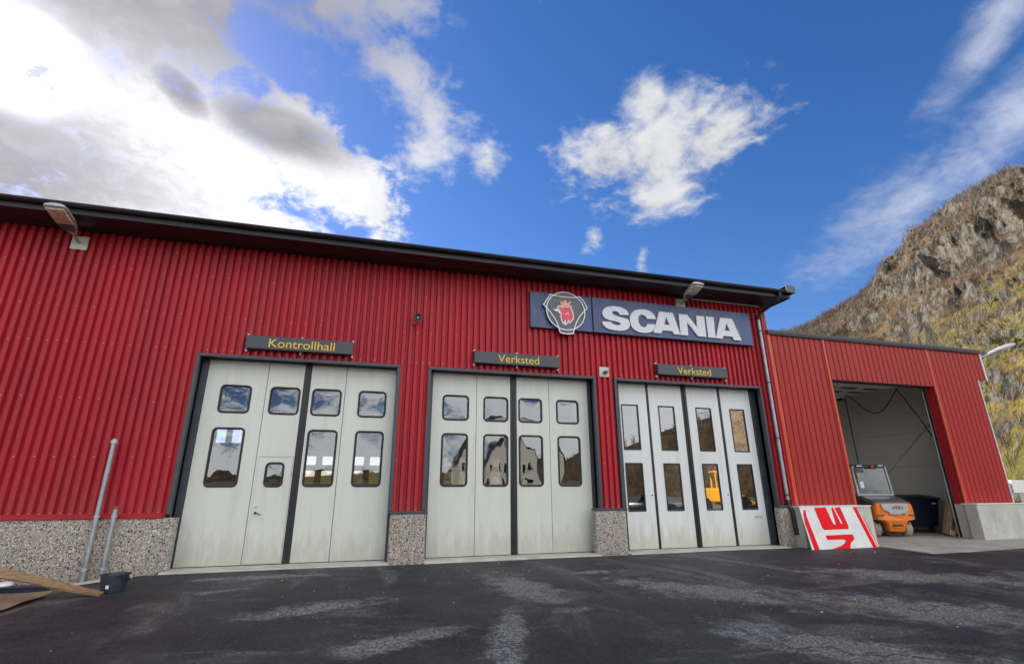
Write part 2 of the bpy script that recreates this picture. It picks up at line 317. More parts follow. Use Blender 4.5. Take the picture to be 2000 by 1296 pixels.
def m_mountain():
    m, nt, b = new_mat('mountain')
    g = nt.n.new('ShaderNodeNewGeometry'); P = g.outputs['Position']; Nz = nt.sep(g.outputs['Normal'])[2]
    px, py, pz = nt.sep(P)
    n_big = nt.noise(P, .022, 4, .6); n_mid = nt.noise(P, .085, 5, .65); n_fine = nt.noise(P, .5, 6, .78); n_x = nt.noise(nt.mapping(P, (1, 1, 1.1)), .8, 5, .75)
    grass = nt.mix(nt.ramp(n_mid, .40, .60), (0.22, 0.155, 0.055), (0.38, 0.30, 0.085))
    grass = nt.mix(nt.ramp(nt.noise(P, .05, 4, .6), .50, .62), grass, (0.24, 0.225, 0.055))
    heath = nt.mix(nt.ramp(n_mid, .42, .60), (0.13, 0.098, 0.062), (0.27, 0.175, 0.105))
    rock = nt.mix(nt.ramp(nt.noise(nt.mapping(P, (1, 1, .6), (.3, .2, 0)), .22, 7, .7), .40, .60), (0.055, 0.052, 0.05), (0.30, 0.28, 0.245))
    h = nt.m('ADD', nt.ramp(pz, 15, 95, 0, 1, False), nt.m('MULTIPLY', nt.m('SUBTRACT', n_big, .5), 1.7))
    h = nt.m('ADD', h, nt.ramp(py, 10, -40, 0, 1.2))
    veg = nt.mix(nt.ramp(h, .42, .72), grass, heath)
    steep = nt.ramp(nt.m('ADD', Nz, nt.m('MULTIPLY', nt.m('SUBTRACT', n_mid, .5), .9)), .41, .31)
    c = nt.mix(steep, veg, rock)
    c = nt.mix(nt.m('MULTIPLY', nt.ramp(n_fine, .52, .62), .6), c, (0.04, 0.035, 0.024))
    c = nt.mix(nt.m('MULTIPLY', nt.ramp(n_x, .54, .66), .5), c, (0.40, 0.33, 0.15))
    nt.put(b.inputs['Base Color'], c); b.inputs['Roughness'].default_value = .95; b.inputs['Specular IOR Level'].default_value = .1
    bump(nt, b, nt.m('ADD', n_fine, nt.m('MULTIPLY', n_x, .6)), 1.0, 2.4)
    return m
M['mountain'] = m_mountain()

# ------------------------------------------------------------------ mesh helpers
ORI = {}
def empty(name, loc=(0, 0, 0), rz=0.0, local=False):
    o = bpy.data.objects.new(name, None); col.objects.link(o); o.location = loc; o.rotation_euler = (0, 0, rz)
    o.empty_display_size = .2
    ORI[o] = Vector((0, 0, 0)) if local else Vector(loc)      # local: parts are modelled round the thing's own origin
    return o
def tag(o, label=None, cat=None, group=None, kind=None):
    for k, v in (('label', label), ('category', cat), ('group', group), ('kind', kind)):
        if v: o[k] = v
    return o
class MB:
    def __init__(s): s.v = []; s.f = []; s.smooth = False
    def add(s, vs, fs):
        b = len(s.v); s.v += [tuple(v) for v in vs]; s.f += [tuple(b+i for i in f) for f in fs]; return s
    def box(s, x0, x1, y0, y1, z0, z1):
        return s.add([(x, y, z) for x in (x0, x1) for y in (y0, y1) for z in (z0, z1)],
                     [(0, 1, 3, 2), (4, 6, 7, 5), (0, 4, 5, 1), (2, 3, 7, 6), (0, 2, 6, 4), (1, 5, 7, 3)])
    def bar(s, a, b, w, h, upv=(0, 0, 1)):
        a, b = Vector(a), Vector(b); d = (b-a).normalized(); sx = d.cross(Vector(upv)).normalized()*w/2; sy = sx.cross(d).normalized()*h/2
        vs = [p+i*sx+j*sy for p in (a, b) for i, j in ((-1, -1), (1, -1), (1, 1), (-1, 1))]
        return s.add(vs, [(3, 2, 1, 0), (4, 5, 6, 7), (0, 1, 5, 4), (1, 2, 6, 5), (2, 3, 7, 6), (3, 0, 4, 7)])
    def tube(s, pts, r, seg=10, caps=True):
        pts = [Vector(p) for p in pts]; n = len(pts); rs = r if isinstance(r, (list, tuple)) else [r]*n
        prev = None; b = len(s.v)
        for i, p in enumerate(pts):
            d = (pts[min(i+1, n-1)]-pts[max(i-1, 0)]).normalized()
            if prev is None: a = d.cross(Vector((0, 0, 1)) if abs(d.z) < .9 else Vector((1, 0, 0))).normalized()
            else: a = (prev-prev.dot(d)*d).normalized()
            prev = a; c = d.cross(a)
            for k in range(seg):
                q = 2*math.pi*k/seg; s.v.append(tuple(p+rs[i]*(math.cos(q)*a+math.sin(q)*c)))
        for i in range(n-1):
            for k in range(seg):
                k2 = (k+1) % seg; s.f.append((b+i*seg+k, b+i*seg+k2, b+(i+1)*seg+k2, b+(i+1)*seg+k))
        if caps: s.f += [tuple(b+k for k in reversed(range(seg))), tuple(b+(n-1)*seg+k for k in range(seg))]
        return s
    def lathe(s, prof, c, axis='z', seg=24):
        """prof: (radius, offset along axis)"""
        b = len(s.v); c = Vector(c); n = len(prof)
        for r, h in prof:
            for k in range(seg):
                q = 2*math.pi*k/seg; x, y = r*math.cos(q), r*math.sin(q)
                s.v.append(tuple(c+Vector({'z': (x, y, h), 'y': (x, h, y), 'x': (h, x, y)}[axis])))
        for i in range(n-1):
            for k in range(seg):
                k2 = (k+1) % seg; s.f.append((b+i*seg+k, b+i*seg+k2, b+(i+1)*seg+k2, b+(i+1)*seg+k))
        return s
    def loft(s, loops, close=True, caps=False):
        b = len(s.v); n = len(loops[0])
        for L in loops: s.v += [tuple(p) for p in L]
        for i in range(len(loops)-1):
            for k in range(n if close else n-1):
                k2 = (k+1) % n; s.f.append((b+i*n+k, b+i*n+k2, b+(i+1)*n+k2, b+(i+1)*n+k))
        if caps: s.f += [tuple(b+k for k in reversed(range(n))), tuple(b+(len(loops)-1)*n+k for k in range(n))]
        return s
    def plate(s, outer, holes=(), y0=0.0, y1=0.02, plane='xz'):
        """polygon with holes in the x-z plane, extruded from y0 (front) to y1"""
        bm = bmesh.new(); es = []
        for L in (outer, *holes):
            vs = [bm.verts.new((p[0], y0, p[1])) for p in L]
            es += [bm.edges.new((vs[i], vs[(i+1) % len(vs)])) for i in range(len(vs))]
        bmesh.ops.triangle_fill(bm, use_beauty=True, use_dissolve=False, edges=es)
        bm.verts.ensure_lookup_table(); bm.verts.index_update()
        fr = [v.co.copy() for v in bm.verts]; n = len(fr)
        fs = [tuple(v.index for v in f.verts) for f in bm.faces]; bd = [(e.verts[0].index, e.verts[1].index) for e in bm.edges if len(e.link_faces) == 1]
        bm.free()
        vs = fr+[Vector((v.x, y1, v.z)) for v in fr]
        return s.add(vs, fs+[tuple(n+i for i in reversed(f)) for f in fs]+[(a, b, n+b, n+a) for a, b in bd])
    def build(s, name, mat, parent=None, smooth=False, bevel=0.0):
        me = bpy.data.meshes.new(name)
        if parent is not None: off = ORI[parent]
        else:
            a = np.array(s.v); off = Vector(((a[:, 0].min()+a[:, 0].max())/2, (a[:, 1].min()+a[:, 1].max())/2, a[:, 2].min()))
        me.from_pydata([(x-off.x, y-off.y, z-off.z) for x, y, z in s.v], [], s.f); me.validate()
        bm = bmesh.new(); bm.from_mesh(me); bmesh.ops.recalc_face_normals(bm, faces=bm.faces); bm.to_mesh(me); bm.free()
        if smooth:
            me.shade_smooth()
            if hasattr(me, 'set_sharp_from_angle'): me.set_sharp_from_angle(angle=R(38))
        o = bpy.data.objects.new(name, me); col.objects.link(o); me.materials.append(M[mat] if isinstance(mat, str) else mat)
        ORI[o] = off
        if parent is not None: o.parent = parent
        else: o.location = off
        if bevel:
            bv = o.modifiers.new('bevel', 'BEVEL'); bv.width = bevel; bv.segments = 2; bv.limit_method = 'ANGLE'; bv.angle_limit = R(40)
        return o
def rrect(x0, x1, z0, z1, r, n=6, inset=0.0):
    x0 += inset; x1 -= inset; z0 += inset; z1 -= inset; r = max(r-inset, .004); P = []
    for cx, cz, a in ((x1-r, z1-r, 0), (x0+r, z1-r, 90), (x0+r, z0+r, 180), (x1-r, z0+r, 270)):
        for k in range(n+1):
            q = R(a+90*k/n); P.append((cx+r*math.cos(q), cz+r*math.sin(q)))
    return P

# ------------------------------------------------------------------ ground
def gz(x, y):
    return -0.03-0.016*max(0.0, -0.75-y)-0.07*min(1.0, max(0.0, (-3.6-x)/1.0))
def sheet(name, xs, ys, zf, mat, parent=None, keep=None):
    mb = MB(); idx = {}
    for i, x in enumerate(xs):
        for j, y in enumerate(ys): idx[i, j] = len(mb.v); mb.v.append((x, y, zf(x, y)))
    for i in range(len(xs)-1):
        for j in range(len(ys)-1):
            if keep is None or keep((xs[i]+xs[i+1])/2, (ys[j]+ys[j+1])/2): mb.f.append((idx[i, j], idx[i+1, j], idx[i+1, j+1], idx[i, j+1]))
    return mb.build(name, mat, parent, smooth=True)
big = sheet('ground', [-2500, -400, -100, -60, -30, -8, 20.5, 24, 40, 80, 150, 400, 2500], [-2500, -400, -100, -60, -20, -8, -1, 30, 60, 150, 400, 2500],
            lambda x, y: -0.9, 'soil'); tag(big, kind='structure')
def edge_x(y): return -4.42+.10*math.sin(y*1.7)+.05*math.sin(y*4.1+1)+(.5*max(0, -3.2-y) if y > -9 else 2.9)*(-1)*(1 if y < -3.2 else 0)
mbA = MB(); ysA = [-.62, -.75, -1.0, -1.3, -1.6, -2, -2.5, -3, -3.5, -4, -5, -6, -7, -8, -9, -11, -13, -16, -20, -26, -34, -44]
cols = []
for y in ysA:
    x0 = edge_x(y); row = []
    for k in range(34):
        u = k/33; x = x0+(u**1.15)*(46-x0)
        row.append((x, y, gz(x, y)-.004*math.sin(x*1.3+y*.9)-.006*math.sin(x*.5-y*.7)))
    cols.append(row)
mbA.loft(cols, close=False)
asph = mbA.build('asphalt_yard', 'asphalt', smooth=True); asph.location.z = asph.location.z
tag(asph, kind='structure')
dirt = sheet('dirt_strip', [-30, -16, -10, -8, -7, -6.4, -5.8, -5.2, -4.7, -4.2, -3.8, -3.4], [-30, -20, -12, -9, -7, -6, -5, -4, -3.4, -2.8, -2.2, -1.7, -1.2, -.8, -.4],
             lambda x, y: gz(x, y)-.035-.02*math.sin(3*x+2*y)*.5-max(0, (-5.5-x))*.02, 'soil'); tag(dirt, kind='structure')
ap = MB(); P = [(10.95, -.5), (12.6, -.95), (12.97, -1.05), (12.94, -2.38), (14.17, -2.44), (16.2, -2.3), (20.6, -2.0), (20.6, -.3), (19.4, -.3), (19.4, 7.5), (11.3, 7.5), (11.3, -.3)]
ap.plate([(p[0], -p[1]) for p in P], (), 0, .12)
ap.v = [(x, -z, -.004-y-(0.045*min(1, max(0, -.75+z)/1.6) if y == 0 else 0)) for x, y, z in ap.v]
o = ap.build('concrete_apron', 'floor'); tag(o, kind='structure')
# loose pale chips lying on the asphalt: too many to count
mb = MB()
for i in range(300):
    x = random.uniform(-3.2, 13); y = -.9-random.random()**1.5*9
    if random.random() < .35: x = random.gauss(4.5, 2.2); y = random.gauss(-3.6, 1.3)
    if y > -.9 or x < -3.2: continue
    s = random.uniform(.006, .014) if random.random() < .93 else random.uniform(.016, .028); z = gz(x, y)+.001; q = random.uniform(0, 6.3)
    vs = [(x+s*math.cos(q+k*1.57)*random.uniform(.6, 1.2), y+s*math.sin(q+k*1.57)*random.uniform(.6, 1.2), z-.004) for k in range(4)]+[(x, y, z+s*.5)]
    mb.add(vs, [(0, 1, 4), (1, 2, 4), (2, 3, 4), (3, 0, 4)])
o = mb.build('stone_chips', 'chip'); tag(o, 'pale stone chips scattered over the dark asphalt', 'stone chips', kind='stuff')

# ------------------------------------------------------------------ workshop building
F = -0.3
wb = tag(empty('workshop_building', (1.5, -.3, 0)), 'long red corrugated metal workshop with black eaves and three grey folding gates', 'building')
PIT = .157
def ribbed(x0, x1, z0, z1, y, pitch, prof, mat, parent, phase=0.0, name='cladding_sheet'):
    """one corrugated sheet: prof = list of (fraction of pitch, depth)"""
    xs = []; k = math.floor((x0-phase)/pitch)-1
    while True:
        for fr, dp in prof:
            xs.append((phase+(k+fr)*pitch, y+dp))
        k += 1
        if phase+k*pitch > x1: break
    pts = []
    def at(x):
        for (a, da), (b, db) in zip(xs, xs[1:]):
            if a <= x <= b: return da+(db-da)*(x-a)/max(b-a, 1e-9)
        return y
    pts = [(x0, at(x0))]+[p for p in xs if x0+1e-4 < p[0] < x1-1e-4]+[(x1, at(x1))]
    mb = MB(); zsn = [z0, z1]
    mb.loft([[(px, py, z) for px, py in pts] for z in zsn], close=False)
    return mb.build(name, mat, parent)
PROF = [(0.0, .0), (.48, .0), (.61, .066), (.87, .066)]
def clad_run(x0, x1, z0, z1, module=PIT*7):
    k = math.floor(x0/module)
    while k*module < x1:
        a, b = max(x0, k*module), min(x1, (k+1)*module)
        if b-a > .01: ribbed(a, b, z0, z1, F+random.uniform(-.004, .003), PIT, PROF, 'red', wb)
        k += 1
SOF = 6.70
DO = [(-3.585, .63), (1.272, 5.573), (6.096, 10.735)]      # outer edges of the gate flashings
clad_run(-13.2, DO[0][0], .95, SOF+.05); clad_run(DO[0][1], DO[1][0], .95, SOF+.05); clad_run(DO[1][1], DO[2][0], .95, SOF+.05); clad_run(DO[2][1], 11.16, .95, SOF+.05)
for a, b in DO: clad_run(a, b, 4.18, SOF+.05)
# screws
mb = MB()
for zrow, step, ph in ((1.03, 1, 0), (2.05, 2, 0), (3.15, 2, 1), (4.28, 1, 0), (5.02, 2, 0), (5.95, 2, 1), (6.45, 2, 0)):
    k = math.floor(-13/PIT)
    while k*PIT < 11.1:
        x = (k+.25)*PIT
        if k % step == ph % step and not (zrow < 4.2 and any(a < x < b for a, b in DO)) and not (3.8 < x < 10.6 and 5.36 < zrow < 6.37) and random.random() < .85:
            zc = zrow+random.uniform(-.015, .015)
            mb.add([(x+.008*math.cos(q*1.0472), F-.006, zc+.008*math.sin(q*1.0472)) for q in range(6)]+[(x+.008*math.cos(q*1.0472), F+.002, zc+.008*math.sin(q*1.0472)) for q in range(6)],
                   [(0, 1, 2, 3, 4, 5)]+[(q, (q+1) % 6, 6+(q+1) % 6, 6+q) for q in range(6)])
        k += 1
o = mb.build('fastening_screws', 'dirtywhite', wb); tag(o, kind='stuff')
# dark backing behind the cladding so that no light leaks, with door openings
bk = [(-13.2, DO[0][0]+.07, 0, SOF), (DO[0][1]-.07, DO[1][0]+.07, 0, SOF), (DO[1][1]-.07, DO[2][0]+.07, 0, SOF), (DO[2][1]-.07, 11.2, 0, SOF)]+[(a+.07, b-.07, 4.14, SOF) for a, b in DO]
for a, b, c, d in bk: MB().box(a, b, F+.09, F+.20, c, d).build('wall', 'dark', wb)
# plinths of washed aggregate
def plinth(x0, x1, z0, z1, r0=.05, r1=.05):
    y0, y1 = -.43, F+.055; L = []
    pts = [(x0, y1)]
    for k in range(5): q = R(180+90*k/4); pts.append((x0+r0+r0*math.cos(q), y0+r0+r0*math.sin(q)))
    for k in range(5): q = R(270+90*k/4); pts.append((x1-r1+r1*math.cos(q), y0+r1+r1*math.sin(q)))
    pts.append((x1, y1))
    mb = MB(); mb.loft([[(a, b, z) for a, b in pts] for z in (z0, z1-.015)]+[[(a*.999+.0005*(x0+x1), b+.012 if b < y1 else b, z1) for a, b in pts]], close=True, caps=True)
    return mb.build('plinth_panel', 'aggregate', wb, smooth=True)
plinth(-13.2, -8.31, -.4, .93); plinth(-8.30, -3.37, -.4, .93, .02, .07)
plinth(.60, 1.365, -.06, .93); plinth(5.32, 6.13, -.06, .93); plinth(10.60, 11.22, -.06, .93)
def m_pebble():
    m, nt, b = new_mat('pebbles'); a = nt.n.new('ShaderNodeVertexColor'); a.layer_name = 'stone'
    P = nt.n.new('ShaderNodeNewGeometry').outputs['Position']; z = nt.sep(P)[2]
    f = nt.ramp(nt.m('ADD', z, nt.m('MULTIPLY', nt.m('SUBTRACT', nt.noise(nt.mapping(P, (1, 1, .5)), 2.2, 6, .7), .5), 1.3)), .30, -.12)
    g = nt.m('MULTIPLY', nt.ramp(nt.noise(nt.mapping(P, (5, 1, .4)), 1.2, 5, .6), .52, .7), .4)
    nt.put(b.inputs['Base Color'], nt.mix(nt.m('MAXIMUM', nt.m('MULTIPLY', f, .6), g), a.outputs[0], (0.17, 0.145, 0.115))); b.inputs['Roughness'].default_value = .65; return m
M['pebble'] = m_pebble()
def pebbles(x0, x1, z0, z1, y, sp=.036):
    rg = random.Random(int(x0*100)); V, Fc, Cc_ = [], [], []
    z = z0
    while z < z1:
        x = x0+rg.uniform(0, sp)
        while x < x1:
            px, pz = x+rg.uniform(-.4, .4)*sp, z+rg.uniform(-.4, .4)*sp
            if rg.random() < .86 and x0 < px < x1 and z0 < pz < z1-.01:
                a, bb, q = rg.uniform(.011, .021), rg.uniform(.008, .015), rg.uniform(0, 3.14); n0 = len(V); hgt = rg.uniform(.005, .011)
                for rr_, dd in ((1, .002), (.62, -hgt*.8)):
                    for k in range(6):
                        w_ = k*1.0472; u_, v_ = a*rr_*math.cos(w_), bb*rr_*math.sin(w_)
                        V.append((px+u_*math.cos(q)-v_*math.sin(q), y+dd, pz+u_*math.sin(q)+v_*math.cos(q)))
                V.append((px, y-hgt, pz))
                Fc += [(n0+k, n0+(k+1) % 6, n0+6+(k+1) % 6, n0+6+k) for k in range(6)]+[(n0+6+k, n0+6+(k+1) % 6, n0+12) for k in range(6)]
                t_ = rg.random()
                c_ = (.05, .048, .05) if t_ < .09 else (.78, .74, .68) if t_ < .25 else tuple(v*rg.uniform(.75, 1.2) for v in rg.choice(((.52, .45, .37), (.44, .37, .30), (.58, .50, .43), (.40, .36, .33), (.47, .40, .32))))
                Cc_ += [(*c_, 1)]*13
            x += sp
        z += sp*.8
    mb = MB(); mb.v = V; mb.f = Fc; o = mb.build('pebbles', 'pebble', wb, smooth=True)
    at = o.data.color_attributes.new('stone', 'FLOAT_COLOR', 'POINT')
    at.data.foreach_set('color', np.array(Cc_, np.float32).ravel()); tag(o, kind='stuff')
for a, b in ((-8.28, -3.43), (.64, 1.325), (5.36, 6.09), (10.64, 11.18)): pebbles(a, b, -.05 if a > 0 else -.12, .925, -.43)
MB().box(-13.2, -3.58, F-.155, F+.05, .934, .995).build('base_flashing', 'redtrim', wb)
MB().box(-13.2, -3.60, F-.03, F-.012, .996, 1.02).build('base_flashing', 'redtrim', wb)
for a, b in ((.56, 1.39), (5.30, 6.16), (10.60, 11.25)): MB().box(a, b, F-.15, F+.05, .934, .985).build('plinth_cap', 'slate', wb, bevel=.01)
MB().box(11.13, 11.285, F-.025, F+.1, .95, SOF).build('corner_flashing', 'redtrim', wb)
MB().box(11.2, 11.28, F+.1, 16, -.1, SOF).build('wall', 'red', wb)
MB().box(-13.3, -13.2, F, 16, -.4, SOF).build('wall', 'red', wb)
# eaves
EY = -1.1; VX = 11.55
nb = 6
for k in range(nb):
    y0 = EY+.03+k*(F+.06-EY-.03)/nb; y1 = EY+.03+(k+1)*(F+.06-EY-.03)/nb
    MB().box(-13.4, VX-.03, y0+.004, y1-.004, SOF+random.uniform(0, .006), SOF+.025).build('soffit_board', 'soffit', wb)
MB().box(-13.4, VX-.03, EY+.03, F+.3, SOF+.03, SOF+.05).build('soffit_backing', 'blk', wb)
MB().box(-13.4, VX, EY, EY+.028, SOF-.012, SOF+.20).build('fascia', 'black', wb, bevel=.004)
MB().box(VX-.028, VX, EY+.029, 8.2, SOF-.012, SOF+.20).build('verge_board', 'black', wb)
rf = MB(); rf.loft([[(x, EY-.05, SOF+.21), (x, 8.2, SOF+1.35), (x, 17.5, SOF+.1), (x, 17.5, SOF), (x, 8.2, SOF+1.2), (x, EY-.05, SOF+.185)] for x in (-13.5, VX+.06)], caps=True)
rf.build('roof', 'roofmetal', wb)
gt = []
for k in range(9):
    q = R(180+180*k/8); gt.append((-.075-.07*math.cos(q)*-1, .07*math.sin(q)))
g = MB(); prof = [(EY-.004-.07+.07*math.cos(R(180+22.5*k)), SOF+.17+.07*math.sin(R(180+22.5*k))) for k in range(9)]
prof = prof+[(y+(.006 if i < 4 else -.006 if i > 4 else 0), z+.006) for i, (y, z) in reversed(list(enumerate(prof)))]
g.loft([[(x, y, z) for y, z in prof] for x in (-13.4, VX+.02)], caps=True); g.build('gutter', 'black', wb, smooth=True)
# raised box end of the gutter at the roof corner
e = MB(); e.box(VX-.26, VX+.05, EY-.17, EY-.155, SOF+.10, SOF+.30); e.box(VX+.036, VX+.05, EY-.155, EY+.12, SOF+.10, SOF+.30); e.box(VX-.26, VX+.05, EY-.17, EY+.12, SOF+.301, SOF+.312)
e.build('gutter_end_box', 'slate', wb)
# downpipe with swan neck
dpx = 10.93
dp = MB(); dp.tube([(11.12, EY-.07, SOF+.12), (11.12, EY-.07, SOF-.02), (11.08, EY+.03, SOF-.12), (10.98, F-.20, SOF-.30), (dpx, F-.115, SOF-.40), (dpx, F-.115, SOF-.52)], .045, 12)
dpo = dp.build('downpipe_neck', 'black', wb, smooth=True)
d2 = MB().tube([(dpx, F-.115, SOF-.50), (dpx, F-.115, 1.10)], .048, 14).build('downpipe', 'galv', wb, smooth=True)
MB().tube([(dpx, F-.115, 1.13), (dpx, F-.125, .95), (dpx+.01, F-.20, .85), (dpx+.02, F-.21, .40), (dpx+.03, F-.22, .27)], .055, 14).build('downpipe_shoe', 'blk', d2, smooth=True)
for z in (5.85, 4.3, 2.75, 1.25):
    MB().lathe([(.052, -.02), (.058, -.02), (.058, .02), (.052, .02)], (dpx, F-.115, z)).box(dpx-.01, dpx+.01, F-.07, F+.0, z-.012, z+.012).build('pipe_bracket', 'slate', d2)

MB().box(8.75, 11.12, F-.05, F-.02, SOF-.045, SOF-.012).build('soffit_trim', 'dirtywhite', wb)
# gates
def gate(fo, x0, x1, leaves, dark, wins, rounded, leafmat, glass, plain=()):
    a, b = fo; ia, ib = a+.07, b-.07
    fr = MB()
    fr.box(a, ia, F-.035, F+.02, .99, 4.135); fr.box(ib, b, F-.035, F+.02, .99, 4.135); fr.box(a, b, F-.035, F+.02, 4.136, 4.20)
    fr.box(ia-.03, ia, F+.021, -.03, 0, 4.13); fr.box(ib, ib+.03, F+.021, -.03, 0, 4.13); fr.box(ia, ib, F+.021, .02, 4.14, 4.16)
    fr.box(ia-.02, x0-.004, -.03, .04, 0, 4.3); fr.box(x1+.004, ib+.02, -.03, .04, 0, 4.3); fr.box(x0, x1, .055, .07, 4.18, 4.4)
    fd = fr.build('folding_door', 'slate', wb, bevel=.006)
    for da, db in dark:
        s = MB().box(da+.004, db-.004, -.012, .045, .0, 4.3)
        if db-da > .1: s.box((da+db)/2-.012, (da+db)/2+.012, -.03, -.0125, .0, 4.3)
        s.build('rubber_strip', 'rubber', fd)
    for la, lb in leaves:
        holes = [rrect(*wn, .09 if rounded else .012, 5 if rounded else 1) for wn in wins if la < wn[0] and wn[1] < lb]
        MB().plate([(la+.006, .012), (lb-.006, .012), (lb-.006, 4.3), (la+.006, 4.3)], holes, 0, .045).build('door_leaf', leafmat, fd)
    for wn in wins:
        r = .09 if rounded else .014; n = 5 if rounded else 1
        if rounded: prof = [(-.012, .002), (-.010, -.012), (.002, -.022), (.018, -.022), (.030, -.012), (.034, .002), (.034, .03)]
        else: prof = [(-.004, .002), (-.004, -.010), (.026, -.010), (.030, .004), (.030, .03)]
        MB().loft([[(px, yy, pz) for px, pz in rrect(*wn, r, n, ins)] for ins, yy in prof]).build('window_gasket', 'rubber', fd, smooth=rounded)
        ins = .031
        lp = rrect(*wn, r, n, ins)
        cxx = (wn[0]+wn[1])/2; czz = (wn[2]+wn[3])/2
        pane = MB()
        if rounded:    # blown acrylic, slightly domed
            loops = [[(cxx+(px-cxx)*k, .014-.005*(1-k*k), czz+(pz-czz)*k) for px, pz in lp] for k in (1, .93, .82, .6, .3)]
            pane.loft(loops); bb = len(pane.v)-len(lp); pane.f.append(tuple(bb+i for i in range(len(lp))))
        else: pane.add([(px, .014, pz) for px, pz in lp], [tuple(range(len(lp)))])
        pane.build('window_pane', glass, fd, smooth=rounded)
    return fd
UZ, LZ = (3.01, 3.603), (1.497, 2.69)
d1 = gate(DO[0], -3.408, .595, [(-3.408, -2.213), (-2.213, -1.459), (-1.321, -.56), (-.56, .595)], [(-1.459, -1.321)],
          [(-3.10, -2.503, *UZ), (-3.12, -2.51, *LZ), (-2.113, -1.513, *UZ), (-1.25, -.635, *UZ), (-1.247, -.639, *LZ), (-.249, .36, *UZ), (-.248, .36, *LZ), (-2.003, -1.648, 1.495, 1.985)], True, 'leaf', 'acrylic')
d2g = gate(DO[1], 1.427, 5.461, [(1.427, 2.51), (2.51, 3.369), (3.526, 4.39), (4.39, 5.461)], [(3.369, 3.526)],
           [(1.69, 2.317, *UZ), (2.694, 3.306, *UZ), (3.585, 4.194, *UZ), (4.588, 5.186, *UZ), (1.695, 2.311, *LZ), (2.697, 3.303, *LZ), (3.588, 4.195, *LZ), (4.595, 5.192, *LZ)], True, 'leaf', 'acrylic')
d3g = gate(DO[2], 6.368, 10.542, [(6.368, 7.193), (7.257, 8.29), (8.445, 9.468), (9.543, 10.542)], [(7.193, 7.257), (8.29, 8.445), (9.468, 9.543)],
           [(x, x+.495, z0, z1) for x in (6.42, 7.527, 8.699, 9.805) for z0, z1 in ((2.39, 3.572), (.886, 2.062))], False, 'leaf2', 'glass')
# wicket door in the first gate
wk = MB(); wx0, wx1, wz0, wz1 = -2.165, -1.485, .04, 2.095
for q in ((wx0, wx0+.012, wz0, wz1), (wx1-.012, wx1, wz0, wz1), (wx0, wx1, wz1, wz1+.014), (wx0, wx1, wz0-.012, wz0)): wk.box(q[0], q[1], -.009, -.001, q[2], q[3])
wk.build('wicket_door_frame', 'leaf', d1)
MB().box(wx0-.002, wx1+.002, -.0035, -.0008, wz1+.0145, wz1+.019).box(wx1+.0005, wx1+.005, -.0035, -.0008, wz0, wz1).build('wicket_door_gap', 'blk', d1)
for z in (1.75, .35):
    MB().tube([(wx1-.004, -.012, z-.05), (wx1-.004, -.012, z+.05)], .009, 8).build('hinge', 'steel', d1)
hd = MB(); hd.lathe([(.0, -.02), (.022, -.02), (.024, -.001)], (-2.085, 0, .985), 'y', 12); hd.tube([(-2.085, -.018, .985), (-2.085, -.055, .985), (-2.06, -.06, .98), (-1.965, -.06, .945)], .010, 8)
hd.build('lever_handle', 'blk', d1, smooth=True)
MB().lathe([(.0, -.012), (.02, -.012), (.022, -.001)], (-2.085, 0, 1.095), 'y', 12).build('lock_cylinder', 'steel', d1, smooth=True)
for x, z in ((7.12, 1.27), (9.40, 1.27)):
    MB().lathe([(.0, -.01), (.018, -.01), (.02, -.001)], (x, 0, z), 'y', 10).build('lock_cylinder', 'blk', d3g)
MB().box(10.18, 10.36, -.03, -.012, .70, .722).box(10.185, 10.205, -.012, -.001, .695, .727).box(10.335, 10.355, -.012, -.001, .695, .727).build('pull_handle', 'steel', d3g)
# concrete sills in front of the gates
for a, b in ((-3.45, .62), (1.34, 5.35), (6.11, 10.62)):
    MB().box(a, b, -.60, .3, -.14, -.004).build('threshold', 'concrete', wb, bevel=.01)
# interior seen through the panes
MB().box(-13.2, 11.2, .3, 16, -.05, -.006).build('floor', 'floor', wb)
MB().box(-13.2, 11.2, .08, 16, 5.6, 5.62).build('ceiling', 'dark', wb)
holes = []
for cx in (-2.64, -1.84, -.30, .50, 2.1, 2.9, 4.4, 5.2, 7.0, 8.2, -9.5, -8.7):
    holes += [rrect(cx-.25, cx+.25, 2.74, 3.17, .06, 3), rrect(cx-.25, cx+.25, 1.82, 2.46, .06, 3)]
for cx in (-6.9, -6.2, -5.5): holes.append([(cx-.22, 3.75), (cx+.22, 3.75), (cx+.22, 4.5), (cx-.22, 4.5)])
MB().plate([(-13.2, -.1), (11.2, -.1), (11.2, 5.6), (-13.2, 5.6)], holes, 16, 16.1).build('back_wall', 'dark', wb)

# ------------------------------------------------------------------ annex
AF = -.33
an = tag(empty('annex_building', (15.4, -.3, 0)), 'low brick red ribbed metal annex with one open bay beside the workshop', 'building')
APROF = [(0, 0), (.76, 0), (.83, .024), (.93, .024)]
OX0, OX1, OZ = 13.34, 17.53, 4.55
AT = 5.82
def aclad(x0, x1, z0, z1):
    k = math.floor(x0/1.0)
    while k < x1:
        a, b = max(x0, k*1.0), min(x1, (k+1)*1.0)
        if b-a > .01: ribbed(a, b, z0, z1, AF, .2, APROF, 'red2', an)
        k += 1
aclad(11.30, OX0-.04, .98, AT); aclad(OX0-.04, OX1+.04, OZ, AT); aclad(OX1+.04, 19.60, .98, AT); aclad(19.60, 20.02, 4.87, AT)
for a, b, z0, z1 in ((11.22, 11.33, .97, AT+.02), (OX0-.085, OX0, .98, AT-.005), (OX1, OX1+.085, .98, AT-.005)):
    MB().box(a, b, AF-.022, AF+.06, z0, z1).build('corner_flashing', 'orange_trim', an, bevel=.004)
MB().box(11.19, 11.22, AF-.01, AF+.12, .97, AT).build('corner_flashing', 'redtrim', an)
MB().box(OX1-.02, OX1-.001, AF+.061, -.05, .96, OZ).build('reveal', 'redtrim', an)
